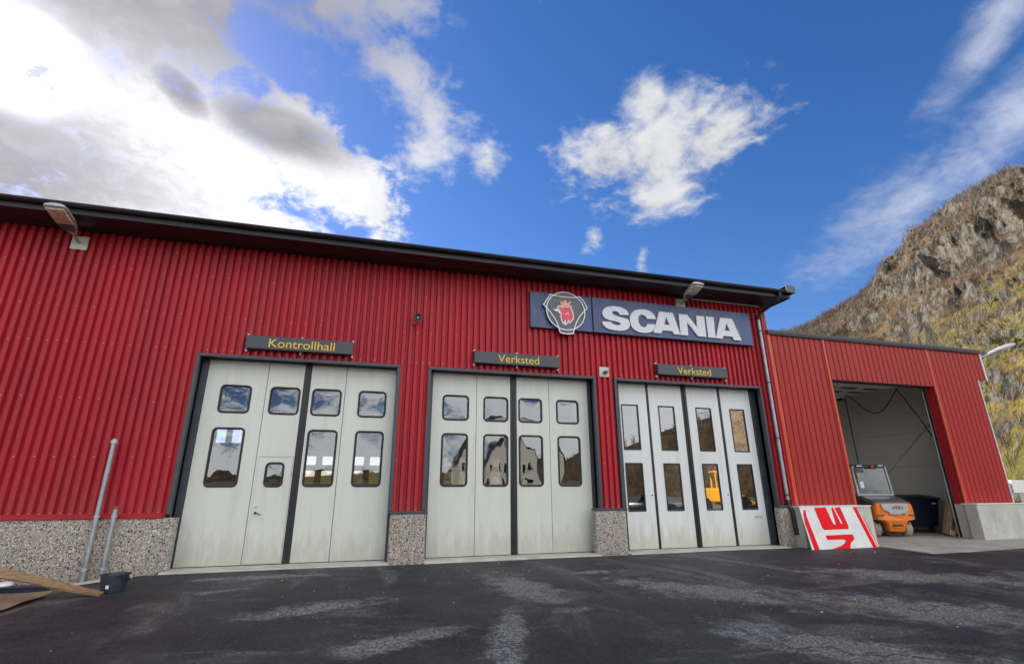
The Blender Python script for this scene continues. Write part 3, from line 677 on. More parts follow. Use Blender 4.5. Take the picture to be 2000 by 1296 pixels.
MB().box(OX0+.001, OX0+.02, AF+.061, -.05, .96, OZ).build('reveal', 'redtrim', an)
MB().box(OX0, OX1, AF+.03, -.05, OZ-.02, OZ-.002).build('reveal', 'blk', an)
MB().box(11.22, 20.08, AF-.07, 8.2, AT+.03, AT+.12).build('roof', 'roofmetal', an, bevel=.01)
MB().box(11.22, 20.08, AF-.06, AF-.005, AT-.02, AT+.029).build('roof_edge_trim', 'black', an)
MB().box(20.021, 20.075, AF-.03, AF+.03, 4.86, AT-.03).build('edge_trim', 'white', an)
MB().box(20.021, 20.06, AF+.031, 8, 4.87, AT).build('fascia', 'white', an)
MB().box(19.601, 19.63, AF-.025, AF+.03, .98, 4.86).build('edge_trim', 'white', an)
MB().tube([(19.85, AF+.25, 4.80), (19.85, AF+.25, 4.87)], .05, 10).build('pipe_stub', 'blk', an)
MB().box(19.63, 20.02, AF+.04, 8, 4.87, 4.90).build('soffit', 'white', an)
for a, b, c, d in ((11.3, OX0, .95, AT), (OX1, 19.6, .95, AT), (OX0, OX1, OZ, AT)): MB().box(a, b, AF+.03, -.05, c, d).build('wall', 'dark', an)
def conc(x0, x1): return MB().box(x0, x1, -.75, -.42, -.15, .94).build('plinth_block', 'concrete', an, bevel=.012)
conc(10.98, OX0-.02); conc(17.33, 20.0)
MB().box(OX1-.06, 19.6, -.418, -.06, -.12, .945).build('plinth_block', 'concrete', an)
MB().box(11.3, OX0+.05, -.418, -.06, -.12, .945).build('plinth_block', 'concrete', an)
MB().box(10.97, OX0-.01, -.765, AF, .945, .972).build('plinth_cap', 'white', an)
MB().box(17.36, 19.66, -.765, AF, .945, .972).build('plinth_cap', 'white', an)
# inside: insulated wall panels, brace, ceiling
zs = [0.0, 1.02, 2.19, 3.37, 4.55, 5.75]
for z0, z1 in zip(zs, zs[1:]):
    for y0, y1 in ((.05, 4.0), (4.0, 8.0)):
        MB().box(19.30, 19.42, y0+.004, y1-.004, z0+.006, z1-.006).build('wall_panel', 'concrete' if z0 == 0 else 'panel', an)
    MB().box(11.3, 19.3, 8.0, 8.1, z0+.006, z1-.006).build('wall_panel', 'panel', an)
MB().box(19.425, 19.6, .0, 8, -.1, 5.8).build('wall', 'red2', an)
MB().box(11.285, 11.4, 0, 8, 0, 5.75).build('wall', 'panel', an)
MB().box(11.3, 19.42, -.04, 8.1, 5.7, 5.74).build('ceiling', 'ceil', an)
MB().bar((19.22, .95, 3.90), (19.22, 3.60, 1.68), .10, .16, (1, 0, 0)).build('brace', 'white', an)
for y in (4.5, 1.3): MB().box(11.5, 19.29, y, y+.16, 5.0 if y > 2 else 5.25, 5.35 if y > 2 else 5.55).build('roof_beam', 'blk', an)
od = MB().box(OX0+.05, OX1-.1, .35, .42, 4.72, 4.78).build('overhead_door', 'black', an)
for k in range(5):
    y0 = .45+k*.62
    hl = [[(OX0+.25+i*1.0, y0+.13), (OX0+1.05+i*1.0, y0+.13), (OX0+1.05+i*1.0, y0+.45), (OX0+.25+i*1.0, y0+.45)] for i in range(4)] if k in (1, 2) else []
    q = MB().plate([(OX0+.05, y0), (OX1-.1, y0), (OX1-.1, y0+.6), (OX0+.05, y0+.6)], hl, 0, .045)
    q.v = [(x, z, 4.74+y) for x, y, z in q.v]; q.build('door_section', 'white', od)
    for h in hl:
        q = MB(); q.add([(x, y, 4.765) for x, y in h], [(0, 1, 2, 3)]); q.build('section_window', 'blk', od)
MB().box(OX1-.02, OX1+.06, .02, .10, .0, 4.75).build('door_track', 'slate', an)
MB().box(OX1-.055, OX1-.03, .03, .055, .0, 4.75).build('door_track', 'steel', an)
MB().box(OX0-.06, OX0+.02, .02, .10, .0, 4.75).build('door_track', 'slate', an)
hs_ = []
for k in range(15):
    u = k/14; hs_.append((17.1+.75*u-.25*math.sin(math.pi*u)*0, 2.4-1.3*u, 4.75-.85*math.sin(math.pi*u)**1.2*(.9)))
hose = MB(); hose.tube([(17.0, 2.45, 1.9), (17.0, 2.45, 3.4), (17.0, 2.45, 4.6), (17.02, 2.43, 4.75)]+hs_[1:], .018, 8); hose.tube([(17.85, 1.1, 4.75), (18.15, .75, 3.6), (18.35, .6, 2.9)], .018, 8)
o = hose.build('hanging_hose', 'blk', smooth=True); tag(o, 'black hose hanging in loops inside the open bay', 'hose')

# ------------------------------------------------------------------ things on the walls
def text_mesh(body, size, ext):
    cu = bpy.data.curves.new('txt', 'FONT'); cu.body = body; cu.size = size; cu.extrude = ext; cu.align_x = 'CENTER'; cu.align_y = 'CENTER'; cu.resolution_u = 5
    ob = bpy.data.objects.new('txt', cu); col.objects.link(ob)
    me = bpy.data.meshes.new_from_object(ob.evaluated_get(bpy.context.evaluated_depsgraph_get()))
    bpy.data.objects.remove(ob); return me
def lettering(body, size, loc, parent, mat, sx=1.0, ext=.004):
    me = text_mesh(body, size, ext); off = ORI[parent]
    for v in me.vertices: v.co = Vector((v.co.x*sx+loc[0]-off.x, -v.co.z+loc[1]-off.y, v.co.y+loc[2]-off.z))
    me.materials.clear(); me.materials.append(M[mat]); me.name = 'lettering'
    o = bpy.data.objects.new('lettering', me); col.objects.link(o); o.parent = parent; ORI[o] = off
    return o
def sign_box(x0, x1, z0, z1, text, label, size):
    cx = (x0+x1)/2
    s = tag(empty('sign_box', (cx, F-.16, z0)), label, 'sign')
    MB().box(x0, x1, F-.16, F-.045, z0, z1).build('sign_board', 'signdark', s, bevel=.012)
    for x in (x0+.01, cx, x1-.01):
        MB().box(x-.018, x+.018, F-.075, F-.0, z0-.055, z0-.003).build('bracket', 'dirtywhite', s); MB().box(x-.018, x+.018, F-.075, F-.0, z1+.003, z1+.05).build('bracket', 'dirtywhite', s)
    lettering(text, size, (cx+.03, F-.165, (z0+z1)/2-.015), s, 'yellow', 1.06)
sign_box(-2.665, -.46, 4.335, 4.63, 'Kontrollhall', 'dark sign box with yellow word Kontrollhall above the gate with the wicket door', .275)
sign_box(2.345, 4.535, 4.335, 4.63, 'Verksted', 'dark sign box with yellow word Verksted above the rounded-window gate without wicket door', .275)
sign_box(7.345, 9.545, 4.335, 4.63, 'Verksted', 'dark sign box with yellow word Verksted under the big blue sign', .275)

sc = tag(empty('company_sign', (7.2, F-.12, 5.38)), 'long blue sign with silver SCANIA letters and round griffin emblem under the eaves', 'sign')
MB().box(3.805, 5.545, F-.10, F-.02, 5.385, 6.372).build('sign_board', 'scania_blue', sc, bevel=.006)
MB().box(5.548, 10.595, F-.145, F-.02, 5.372, 6.36).build('sign_board', 'scania_blue', sc, bevel=.006)
S = [(6.592, 5.925), (6.58, 5.992), (6.534, 6.062), (6.437, 6.114), (6.312, 6.143), (6.134, 6.145), (5.981, 6.111), (5.877, 6.059), (5.817, 5.981), (5.804, 5.895), (5.825, 5.825), (5.883, 5.77), (6.004, 5.733), (6.153, 5.715), (6.277, 5.697), (6.325, 5.666), (6.317, 5.634), (6.257, 5.607), (6.182, 5.605), (6.097, 5.629), (6.054, 5.666), (6.046, 5.691), (5.782, 5.673), (5.797, 5.596), (5.866, 5.518), (5.962, 5.479), (6.109, 5.456), (6.258, 5.452), (6.41, 5.474), (6.528, 5.522), (6.59, 5.594), (6.605, 5.68), (6.591, 5.751), (6.539, 5.805), (6.414, 5.835), (6.264, 5.861), (6.141, 5.89), (6.094, 5.934), (6.102, 5.976), (6.149, 6.005), (6.212, 6.006), (6.274, 5.988), (6.309, 5.947), (6.319, 5.912)]
Cc = [(7.422, 5.885), (7.403, 5.958), (7.339, 6.051), (7.24, 6.117), (7.085, 6.144), (6.927, 6.129), (6.794, 6.086), (6.683, 6.002), (6.629, 5.898), (6.618, 5.799), (6.627, 5.679), (6.66, 5.586), (6.742, 5.509), (6.866, 5.464), (7.019, 5.452), (7.177, 5.48), (7.286, 5.53), (7.359, 5.609), (7.411, 5.729), (7.143, 5.72), (7.123, 5.674), (7.075, 5.629), (7.009, 5.616), (6.934, 5.646), (6.884, 5.715), (6.867, 5.811), (6.88, 5.897), (6.924, 5.951), (6.991, 5.977), (7.055, 5.968), (7.112, 5.931), (7.143, 5.872)]
A1 = [(7.307, 5.487), (7.545, 6.121), (7.975, 6.121), (8.150, 5.493), (7.941, 5.493), (7.911, 5.578), (7.592, 5.578), (7.543, 5.487)]
A1h = [(7.751, 5.977), (7.837, 5.75), (7.664, 5.75)]
Nn = [(8.162, 6.107), (8.437, 6.107), (8.722, 5.762), (8.732, 6.11), (8.994, 6.11), (8.989, 5.497), (8.713, 5.497), (8.408, 5.886), (8.398, 5.491), (8.157, 5.491)]
Ii = [(9.049, 6.112), (9.31, 6.116), (9.290, 5.491), (9.052, 5.491)]
A2 = [(9.300, 5.487), (9.533, 6.122), (9.938, 6.122), (10.168, 5.478), (9.904, 5.479), (9.868, 5.576), (9.562, 5.576), (9.52, 5.487)]
A2h = [(9.72, 5.976), (9.809, 5.743), (9.631, 5.743)]
for nm, pts, hl in (('letter_S', S, ()), ('letter_C', Cc, ()), ('letter_A', A1, (A1h,)), ('letter_N', Nn, ()), ('letter_I', Ii, ()), ('letter_A', A2, (A2h,))):
    MB().plate(pts, hl, F-.185, F-.1465).build(nm, 'letter', sc)
TRI = [(4.323, 6.309), (4.123, 5.991), (4.197, 5.916), (4.229, 5.881), (4.344, 5.75), (4.448, 5.597), (4.518, 5.431), (4.547, 5.326), (4.566, 5.258), (4.652, 5.238), (4.761, 5.232), (4.849, 5.238), (4.944, 5.258), (4.964, 5.33), (4.991, 5.43), (5.06, 5.597), (5.15, 5.75), (5.265, 5.881), (5.307, 5.93), (5.379, 5.998), (5.349, 6.079), (5.287, 6.197), (5.185, 6.316), (5.087, 6.290), (4.94, 6.276), (4.755, 6.270), (4.57, 6.276), (4.42, 6.290)]
circ = [(4.755+.548*math.cos(R(k*7.5)), 5.872+.535*math.sin(R(k*7.5))) for k in range(48)]
def offset(P, d):
    n = len(P); out_ = []; area = sum(P[i][0]*P[(i+1) % n][1]-P[(i+1) % n][0]*P[i][1] for i in range(n)); sg = 1 if area > 0 else -1
    for i in range(n):
        a, b, c = Vector(P[i-1]), Vector(P[i]), Vector(P[(i+1) % n])
        e1 = (b-a).normalized(); e2 = (c-b).normalized(); nn = Vector((-e1.y-e2.y, e1.x+e2.x))*sg
        nn = nn.normalized() if nn.length > 1e-6 else Vector((-e1.y, e1.x))*sg
        k = min(2.0, 1/max(.35, abs(nn.dot(Vector((-e1.y, e1.x))))))
        out_.append(tuple(b+nn*d*k))
    return out_
MB().plate(circ, (), F-.17, F-.101).build('emblem_disc', 'emb_dark', sc)
MB().plate(TRI, (), F-.176, F-.1012).build('emblem_shield', 'emb_dark', sc)
MB().plate(circ, (offset(circ, .024),), F-.19, F-.1765).build('emblem_ring', 'emb_white', sc)
MB().plate(TRI, (offset(TRI, .024),), F-.193, F-.1767).build('emblem_ring', 'emb_white', sc)
GR = [(4.40, 5.915), (4.47, 5.89), (4.52, 5.915), (4.515, 5.95), (4.545, 5.995), (4.60, 6.013), (4.655, 6.0), (4.85, 6.015), (4.93, 6.035), (4.91, 5.965), (4.955, 5.90), (4.965, 5.835), (4.98, 5.76), (4.965, 5.66), (4.925, 5.61), (4.88, 5.56), (4.83, 5.535), (4.81, 5.60), (4.775, 5.51), (4.70, 5.465), (4.72, 5.58), (4.69, 5.50), (4.64, 5.55), (4.612, 5.62), (4.61, 5.68), (4.585, 5.71), (4.62, 5.785), (4.57, 5.79), (4.55, 5.83), (4.56, 5.85), (4.47, 5.838)]
MB().plate(GR, (), F-.184, F-.1768).build('griffin_outline', 'emb_white', sc)
GI = [(4.545, 5.915), (4.54, 5.955), (4.57, 5.985), (4.65, 5.975), (4.85, 5.99), (4.90, 6.008), (4.885, 5.955), (4.93, 5.89), (4.94, 5.83), (4.955, 5.76), (4.94, 5.68), (4.905, 5.625), (4.85, 5.57), (4.82, 5.66), (4.785, 5.57), (4.73, 5.505), (4.745, 5.65), (4.70, 5.56), (4.66, 5.57), (4.637, 5.63), (4.635, 5.69), (4.612, 5.715), (4.65, 5.80), (4.60, 5.815), (4.62, 5.85), (4.585, 5.87)]
MB().plate(GI, (), F-.189, F-.1842).build('griffin_head', 'emb_red', sc)
mb = MB()
for a, b in (((4.72, 5.80), (4.75, 5.74)), ((4.76, 5.83), (4.79, 5.76)), ((4.80, 5.84), (4.84, 5.77)), ((4.62, 5.95), (4.68, 5.955)), ((4.50, 5.868), (4.60, 5.893))):
    mb.bar((a[0], F-.1915, a[1]), (b[0], F-.1915, b[1]), .012, .003, (0, 1, 0))
mb.build('griffin_strokes', 'emb_white', sc)
CR = [(4.581, 6.156), (4.63, 6.128), (4.651, 6.102), (4.689, 6.089), (4.702, 6.146), (4.743, 6.184), (4.781, 6.154), (4.789, 6.1), (4.846, 6.116), (4.864, 6.146), (4.916, 6.174), (4.896, 6.116), (4.859, 6.027), (4.653, 6.008)]
MB().plate(CR, (), F-.188, F-.1768).build('crown', 'emb_gold', sc)

def floodlight(base, neck, tip, label, plate=True, side=0):
    s = tag(empty('floodlight', base), label, 'floodlight')
    base, neck, tip = Vector(base), Vector(neck), Vector(tip)
    if plate: MB().box(base.x-.15, base.x+.15, F-.012, F-.002, base.z-.15, base.z+.15).build('mounting_plate', 'dirtywhite', s)
    mid = base+(neck-base)*.25+Vector((0, 0, -.02))
    MB().tube([base, mid, neck+(tip-neck)*.10], .026, 10).build('arm', 'steel', s, smooth=True)
    d = (tip-neck); L = d.length; d = d.normalized(); sd = d.cross(Vector((0, 0, 1))).normalized(); un = sd.cross(d).normalized()
    secs = [(0, .05, .05), (.08, .09, .07), (.3, .155, .10), (.5, .185, .11), (.9, .19, .10), (.985, .175, .07), (1.0, .14, .04)]
    loops = []
    for u, wd, hh in secs:
        c = neck+d*L*u; loops.append([c+sd*wd*a+un*hh*b for a, b in ((-1, 0), (-.92, .5), (-.5, .95), (0, 1.05), (.5, .95), (.92, .5), (1, 0), (.9, -.12), (-.9, -.12))])
    MB().loft(loops, caps=True).build('housing', 'lamp', s, smooth=True)
    q = MB(); ln = []
    for u, wd, dp_ in ((.40, .148, -.03), (.44, .154, -.05), (.92, .160, -.05), (.95, .150, -.03)):
        c = neck+d*L*u; ln.append([c+sd*wd*a+un*(dp_*b) for a, b in ((-1, .4), (-.9, 1), (.9, 1), (1, .4))])
    q.loft(ln, close=False).build('lens', 'lens', s, smooth=True)
    c0, c1 = neck+d*L*.12, neck+d*L*.38
    q = MB().loft([[c0-sd*.07-un*.028, c0+sd*.07-un*.028], [c1-sd*.125-un*.03, c1+sd*.125-un*.03]], close=False); q.build('ballast_cover', 'dgrey', s)
    return s
floodlight((-6.16, F-.02, 6.42), (-6.15, -.60, 6.48), (-6.15, -1.43, 6.66), 'grey floodlight on a square white plate above the pebbled plinth')
floodlight((8.39, F-.02, 6.50), (8.33, -.60, 6.49), (8.31, -1.32, 6.70), 'grey floodlight mounted just above the blue sign')
floodlight((20.08, -.30, 5.70), (20.40, -.42, 5.80), (21.12, -.75, 6.08), 'pale floodlight on the end corner of the low annex', plate=False)

s = tag(empty('horn_loudspeaker', (.95, F, 5.2)), 'small round grey horn loudspeaker on the red wall', 'loudspeaker')
hc = (.95, F-.02, 5.337)
MB().lathe([(.035, -.02), (.04, -.06), (.06, -.14), (.098, -.20), (.102, -.205), (.098, -.207), (.055, -.15), (.02, -.10)], hc, 'y', 20).build('horn', 'dgrey', s, smooth=True)
MB().lathe([(0, -.19), (.022, -.185), (.026, -.15), (.02, -.1)], hc, 'y', 12).build('reflex_cone', 'steel', s, smooth=True)
MB().tube([(.95-.11, F-.0, 5.28), (.95-.105, F-.08, 5.245), (.95-.06, F-.10, 5.225), (.95, F-.10, 5.235)], .008, 8).build('bracket', 'lamp', s)
s = tag(empty('wall_sensor', (5.835, F-.02, 4.2)), 'small sensor on a square pale plate between two gates', 'sensor')
MB().box(5.70, 5.97, F-.012, F-.002, 4.21, 4.47).build('mounting_plate', 'dirtywhite', s)
MB().lathe([(0, -.09), (.045, -.085), (.05, -.02), (.04, 0)], (5.86, F-.012, 4.325), 'y', 12).box(5.80, 5.86, F-.07, F-.013, 4.30, 4.345).build('sensor_head', 'dgrey', s)

# ------------------------------------------------------------------ things standing in front
def post(x, y, z0, z1, r, label, cap):
    s = tag(empty('steel_pipe', (x, y, z0)), label, 'pipe')
    MB().tube([(x, y, z0-.05), (x, y, z1)], r, 16).build('pipe', 'galv', s, smooth=True)
    for z in (z0+.22, .98): MB().lathe([(r+.002, -.022), (r+.006, -.02), (r+.006, .02), (r+.002, .022)], (x, y, z), 'z', 16).build('pipe_clip', 'steel', s)
    if cap == 'hood': MB().lathe([(r+.004, -.05), (r+.014, -.05), (r+.014, .0), (r*.7, .035), (0, .045)], (x, y, z1), 'z', 16).build('pipe_cap', 'lamp', s, smooth=True)
    else: MB().lathe([(r+.002, -.04), (r+.006, -.04), (r+.006, .015), (0, .017)], (x, y, z1), 'z', 16).build('pipe_cap', 'rust', s)
post(-4.62, -.53, -.12, 2.33, .041, 'tall grey steel pipe with a hooded cap against the pebbled plinth', 'hood')
post(-4.34, -.55, -.12, 1.14, .041, 'short grey steel pipe with a rusty top beside the tall one', 'rust')
s = tag(empty('bucket', (-3.55, -2.12, gz(-3.55, -2.12))), 'dark slate plastic bucket standing at the plank end', 'bucket')
bx, by, bz = -3.55, -2.12, gz(-3.55, -2.12)
MB().lathe([(0, .004), (.145, .0), (.15, .01), (.188, .235), (.20, .238), (.20, .25), (.184, .25), (.145, .03), (0, .03)], (bx, by, bz), 'z', 28).build('bucket_body', 'bucket', s, smooth=True)
MB().tube([(bx+.195, by-.03, bz+.23), (bx+.215, by-.03, bz+.20), (bx+.205, by+.04, bz+.15), (bx+.19, by+.09, bz+.18)], .006, 6).build('handle', 'steel', s)
lbl = MB(); qs = [R(255+k*5) for k in range(4)]
lbl.loft([[(bx+rr*math.cos(q), by+rr*math.sin(q), bz+zz_) for q in qs] for zz_, rr in ((.06, .162), (.11, .170))], close=False)
lbl.build('torn_label', 'white', s)
# twisted plank lying with one end raised
pk = MB(); loops = []
E0, E1 = Vector((-3.60, -2.34, gz(-3.6, -2.34)+.012)), Vector((-6.4, -2.30, .50))
for k in range(13):
    u = k/12; c = E0.lerp(E1, u); ang = R(6+58*min(1, u*1.7)); wd = .07
    a = Vector((0, math.cos(ang), math.sin(ang))); n_ = Vector((0, -math.sin(ang), math.cos(ang)))
    c = c+Vector((0, 0, .10*math.sin(ang)*min(1, u*3)))
    loops.append([c-a*wd-n_*.014, c+a*wd-n_*.014, c+a*wd+n_*.014, c-a*wd+n_*.014])
pk.loft(loops, caps=True)
o = pk.build('plank', 'plank'); tag(o, 'twisted brown wooden plank with one end on the ground', 'plank')
o = MB().box(-6.3, -6.0, -2.55, -2.05, gz(-6, -2.3)-.1, .40).build('concrete_block', 'concrete', bevel=.02); tag(o, 'rough concrete block propping up the raised end of the plank', 'concrete block')
def tz(x, y):
    return gz(x, y)+.008+.018*abs(math.sin(2.1*x+3.3*y))**2+.014*max(0, math.sin(1.3*x-4.2*y+1))+.02*max(0, -5-x)
o = sheet('brown_sheet', [-8.6+.14*i for i in range(30)], [-3.3+.11*j for j in range(17)], tz, 'tarp', keep=lambda x, y: x < -4.42+.12*math.sin(3*y)-.25*max(0, -2.6-y)*-1-.2*(y+2.4 if y > -2.4 else 0))
tag(o, 'creased brown sheet lying beside the asphalt edge under the plank', 'sheet')
s = tag(empty('steel_beam', (-6.2, -1.28, gz(-6, -1.28))), 'dark blue steel beam lying on the ground behind the plank', 'beam')
MB().box(-8.4, -4.75, -1.36, -1.24, gz(-6, -1.3)-.01, gz(-6, -1.3)+.07).build('beam_web', 'navy', s)
MB().box(-8.4, -4.74, -1.42, -1.19, gz(-6, -1.3)+.071, gz(-6, -1.3)+.085).build('beam_flange', 'navy', s)
o = MB().lathe([(0, 0), (.10, 0), (.12, .02), (.10, .06), (.0, .075)], (-5.35, -1.3, gz(-6, -1.3)+.086), 'z', 14).build('plastic_dish', 'white', smooth=True); tag(o, 'small white plastic dish lying upside down on the blue beam', 'dish')
bat = MB().bar((-4.75, -.98, gz(-4.7, -1)+.0), (-3.75, -.86, gz(-3.7, -.9)+.045), .10, .03).build('timber_offcut', 'concrete'); tag(bat, 'grey timber offcut at the foot of the pipes', 'timber')

# leaning printed board
bd = tag(empty('printed_board', (11.9, -.95, -.04)), 'white board with cropped red lettering leaning on the concrete block', 'board')
def on_board(pts, d0, d1):
    """points given in the board's own x-z plane; it leans back from the ground to the block"""
    mb = MB().plate(pts, (), d0, d1)
    mb.v = [(x, -.90-.155*(1-(z+.046)/1.02)+y, z) for x, y, z in mb.v]; return mb
BO = [(10.79, .968), (12.628, .984), (13.00, -.046), (10.82, -.046)]
on_board(BO, 0, .02).build('board', 'signwhite', bd)
MB().box(10.79, 12.63, -.915, -.872, .972, .992).build('board_edge', 'white', bd)
for k, pts in enumerate(([(10.854, .80), (10.90, .89), (10.958, .891), (10.938, .732), (11.047, -.038), (10.886, -.038), (10.824, .587)],
            [(11.246, .937), (11.629, .945), (11.71, .56), (11.735, .533), (11.792, .531), (11.797, .918), (11.867, .945), (11.965, .55), (12.021, .534), (11.911, .929), (12.101, .944), (12.184, .486), (12.158, .412), (11.381, .405), (11.325, .443)],
            [(11.35, .279), (12.232, .286), (12.253, .175), (12.10, .09), (12.07, .058), (12.025, -.038), (11.418, -.038), (11.62, .0), (11.8, .042), (11.91, .10), (11.943, .147), (11.9, .172), (11.374, .175)],
            [(12.518, .939), (12.645, .942), (12.895, -.038), (12.765, -.038)], [(12.74, .70), (12.765, .70), (12.955, -.032), (12.925, -.036)])):
    on_board(pts, -.003, -.001).build('printed_shape', 'signred', bd)

# ------------------------------------------------------------------ forklift
fk = tag(empty('forklift', (16.02, 1.02, 0), R(-19.9), local=True), 'orange and grey forklift with cab parked in the open bay', 'forklift')
def wheel(x, y, r, wd):
    tmb = MB(); prof = [(r*.55, -wd/2), (r*.9, -wd/2), (r, -wd*.36), (r, wd*.36), (r*.9, wd/2), (r*.55, wd/2)]
    tmb.lathe(prof, (x, y, r), 'x', 28); tw = tmb.build('wheel', 'tyre', fk, smooth=True)
    tr_ = MB()
    for k in range(22):
        q = 2*math.pi*k/22
        for sx in (-1, 1):
            c = Vector((x+sx*wd*.22, y+math.cos(q+sx*.07)*(r+.004), r+math.sin(q+sx*.07)*(r+.004)))
            if c.z < .012: continue
            tr_.bar(c-Vector((wd*.2, 0, 0)), c+Vector((wd*.2, 0, 0)), .03, .014, (0, math.cos(q), math.sin(q)))
    tr_.build('tread', 'tyre', tw)
    MB().lathe([(0, -wd*.30), (r*.3, -wd*.34), (r*.56, -wd*.30), (r*.56, wd*.30), (r*.3, wd*.34), (0, wd*.30)], (x, y, r), 'x', 20).build('rim', 'hub', tw, smooth=True)
for x in (-.46, .46): wheel(x, 0.0, .235, .2)
for x in (-.47, .47): wheel(x, 1.45, .30, .24)
def ymap(mb, f):
    mb.v = [f(*v) for v in mb.v]; return mb
# counterweight: rear outline, swept forward and bulging
CWO = [(-.59, .50), (-.60, .70), (-.57, .93), (-.50, .985), (.50, .985), (.57, .93), (.60, .70), (.59, .50), (.36, .455), (.30, .38), (.235, .15), (.21, .135), (-.21, .135), (-.235, .15), (-.30, .38), (-.36, .455)]
cwm = MB(); lo_ = []
for yy, k in ((-.42, .90), (-.455, .86), (-.40, .955), (-.33, 1.0), (.05, 1.0), (.55, 1.0)): pass
for yy, sx, sz in ((-.44, .88, .0), (-.41, .95, .0), (-.34, 1.0, .0), (.0, 1.0, .0), (.60, 1.0, .0)):
    lo_.append([(x*sx, yy-(.05*(1-(x/.6)**2) if yy < -.2 else 0)+(.10*max(0, (.5-z)/.4) if yy < -.2 else 0), .56+(z-.56)*(sx*.5+.5)) for x, z in CWO])
cwm.loft(lo_, caps=True); cw = cwm.build('counterweight', 'orange', fk, smooth=False, bevel=.018)
# grey rear panel with lettering
PO = [(-.33, .965), (.46, .965), (.45, .77), (.37, .735), (.365, .655), (-.02+.0, .655), (-.10, .73), (-.25, .79)]
PO = [(-.40, .962), (.40, .962), (.395, .77), (.31, .735), (.29, .655), (-.17, .655), (-.23, .735), (-.36, .79)]
pp = MB().plate(PO, (), 0, .03); ymap(pp, lambda x, y, z: (x, -.505+.05*(x/.6)**2+y, z)); pp.build('rear_panel', 'grey', fk)
def fk_text(body, size, x, z, mat, sx):
    me = text_mesh(body, size, .003)
    for v in me.vertices: v.co = Vector((v.co.x*sx+x, -.514-v.co.z+.05*((v.co.x*sx+x)/.6)**2, v.co.y+z))
    me.materials.clear(); me.materials.append(M[mat]); o = bpy.data.objects.new('lettering', me); col.objects.link(o); o.parent = fk
fk_text('STILL', .085, .08, .845, 'blk', 1.7)
MB().box(-.01, .17, -.513, -.506, .897, .917).build('model_badge', 'orange', fk)
for z in (.43, .30):
    MB().box(-.14, .14, -.46, -.30, z, z+.055).build('tow_slot', 'blk', fk); MB().box(-.155, .155, -.475, -.33, z-.028, z-.002).build('slot_lip', 'orange', fk, bevel=.008)
for sx in (-1, 1): MB().box(sx*.44-.10, sx*.44+.10, -.462, -.40, .60, .645).build('tail_recess', 'dgrey', fk)
MB().tube([(.14, -.52, .64), (.14, -.56, .66), (.20, -.565, .675), (.24, -.55, .68)], .010, 8).build('tow_pin', 'blk', fk)
# hood, cab
hb = MB(); hl = []
for yy, wd, z0, z1 in ((-.40, .53, .94, .985), (-.36, .575, .94, 1.02), (.02, .59, .94, 1.13), (.30, .58, .94, 1.20), (.62, .58, .94, 1.22)):
    hl.append([(-wd, yy, z0), (-wd, yy, z1-.07), (-wd+.08, yy, z1), (wd-.08, yy, z1), (wd, yy, z1-.07), (wd, yy, z0)])
hb.loft(hl, caps=True).build('hood', 'dgrey', fk, smooth=True)
MB().box(-.56, .56, .605, 1.75, .32, 1.20).build('chassis', 'dgrey', fk, bevel=.03)
MB().box(-.50, .50, -.2, 1.6, .16, .50).build('underbody', 'blk', fk)
def pillar(a, b, wd, dp, mat='grey'): MB().bar(a, b, wd, dp, (0, 1, 0)).build('cab_pillar', mat, fk, bevel=.01)
pillar((-.535, .36, 1.18), (-.515, .44, 2.12), .075, .10); pillar((.535, .36, 1.18), (.515, .44, 2.12), .05, .10)
pillar((-.54, 1.62, 1.18), (-.50, 1.50, 2.10), .07, .09, 'dgrey'); pillar((.54, 1.62, 1.18), (.50, 1.50, 2.10), .07, .09, 'dgrey')
MB().bar((-.52, .335, 1.225), (.52, .335, 1.225), .06, .07).build('cab_sill', 'grey', fk, bevel=.008)
MB().box(-.525, .525, .43, 1.55, 2.10, 2.165).build('cab_roof', 'dgrey', fk, bevel=.02)
MB().box(-.54, .54, .39, .55, 2.166, 2.185).build('roof_rail', 'dgrey', fk)
MB().add([(-.495, .352, 1.265), (.505, .352, 1.265), (.488, .424, 2.075), (-.478, .424, 2.075)], [(0, 1, 2, 3)]).build('rear_window', 'cabglass', fk)
for q in (((-.50, .345, 1.262), (.51, .345, 1.262)), ((.508, .345, 1.262), (.490, .418, 2.08)), ((-.498, .345, 1.262), (-.48, .418, 2.08))): MB().bar(*q, .018, .012, (0, 1, 0)).build('window_seal', 'rubber', fk)
MB().add([(-.53, .42, 1.25), (-.53, 1.52, 1.25), (-.505, 1.48, 2.07), (-.505, .55, 2.07)], [(0, 1, 2, 3)]).build('side_window', 'cabglass', fk)
MB().add([(.53, .42, 1.25), (.53, 1.52, 1.25), (.505, 1.48, 2.07), (.505, .55, 2.07)], [(0, 1, 2, 3)]).build('side_window', 'cabglass', fk)
MB().box(-.44, -.20, .385, .405, 1.93, 2.05).build('wiper_motor_cover', 'dgrey', fk)
MB().bar((-.34, .362, 1.44), (-.34, .378, 1.64), .11, .004, (0, 1, 0)).build('notice_sheet', 'white', fk)
for x in (-.32, .36):
    MB().box(x-.095, x+.095, .37, .42, 2.115, 2.155).build('work_light', 'dgrey', fk); MB().box(x-.085, x+.085, .362, .369, 2.122, 2.15).build('light_lens', 'emb_white', fk)
MB().lathe([(0, .09), (.05, .085), (.06, .03), (.06, 0)], (.07, .37, 2.06), 'z', 14).build('beacon', 'amber', fk, smooth=True)
MB().box(-.10, .22, .385, .43, 2.04, 2.10).build('light_bracket', 'blk', fk)
MB().box(-.23, .23, .75, 1.15, 1.21, 1.30).box(-.22, .22, .66, .78, 1.30, 1.78).build('seat', 'blk', fk, bevel=.03)
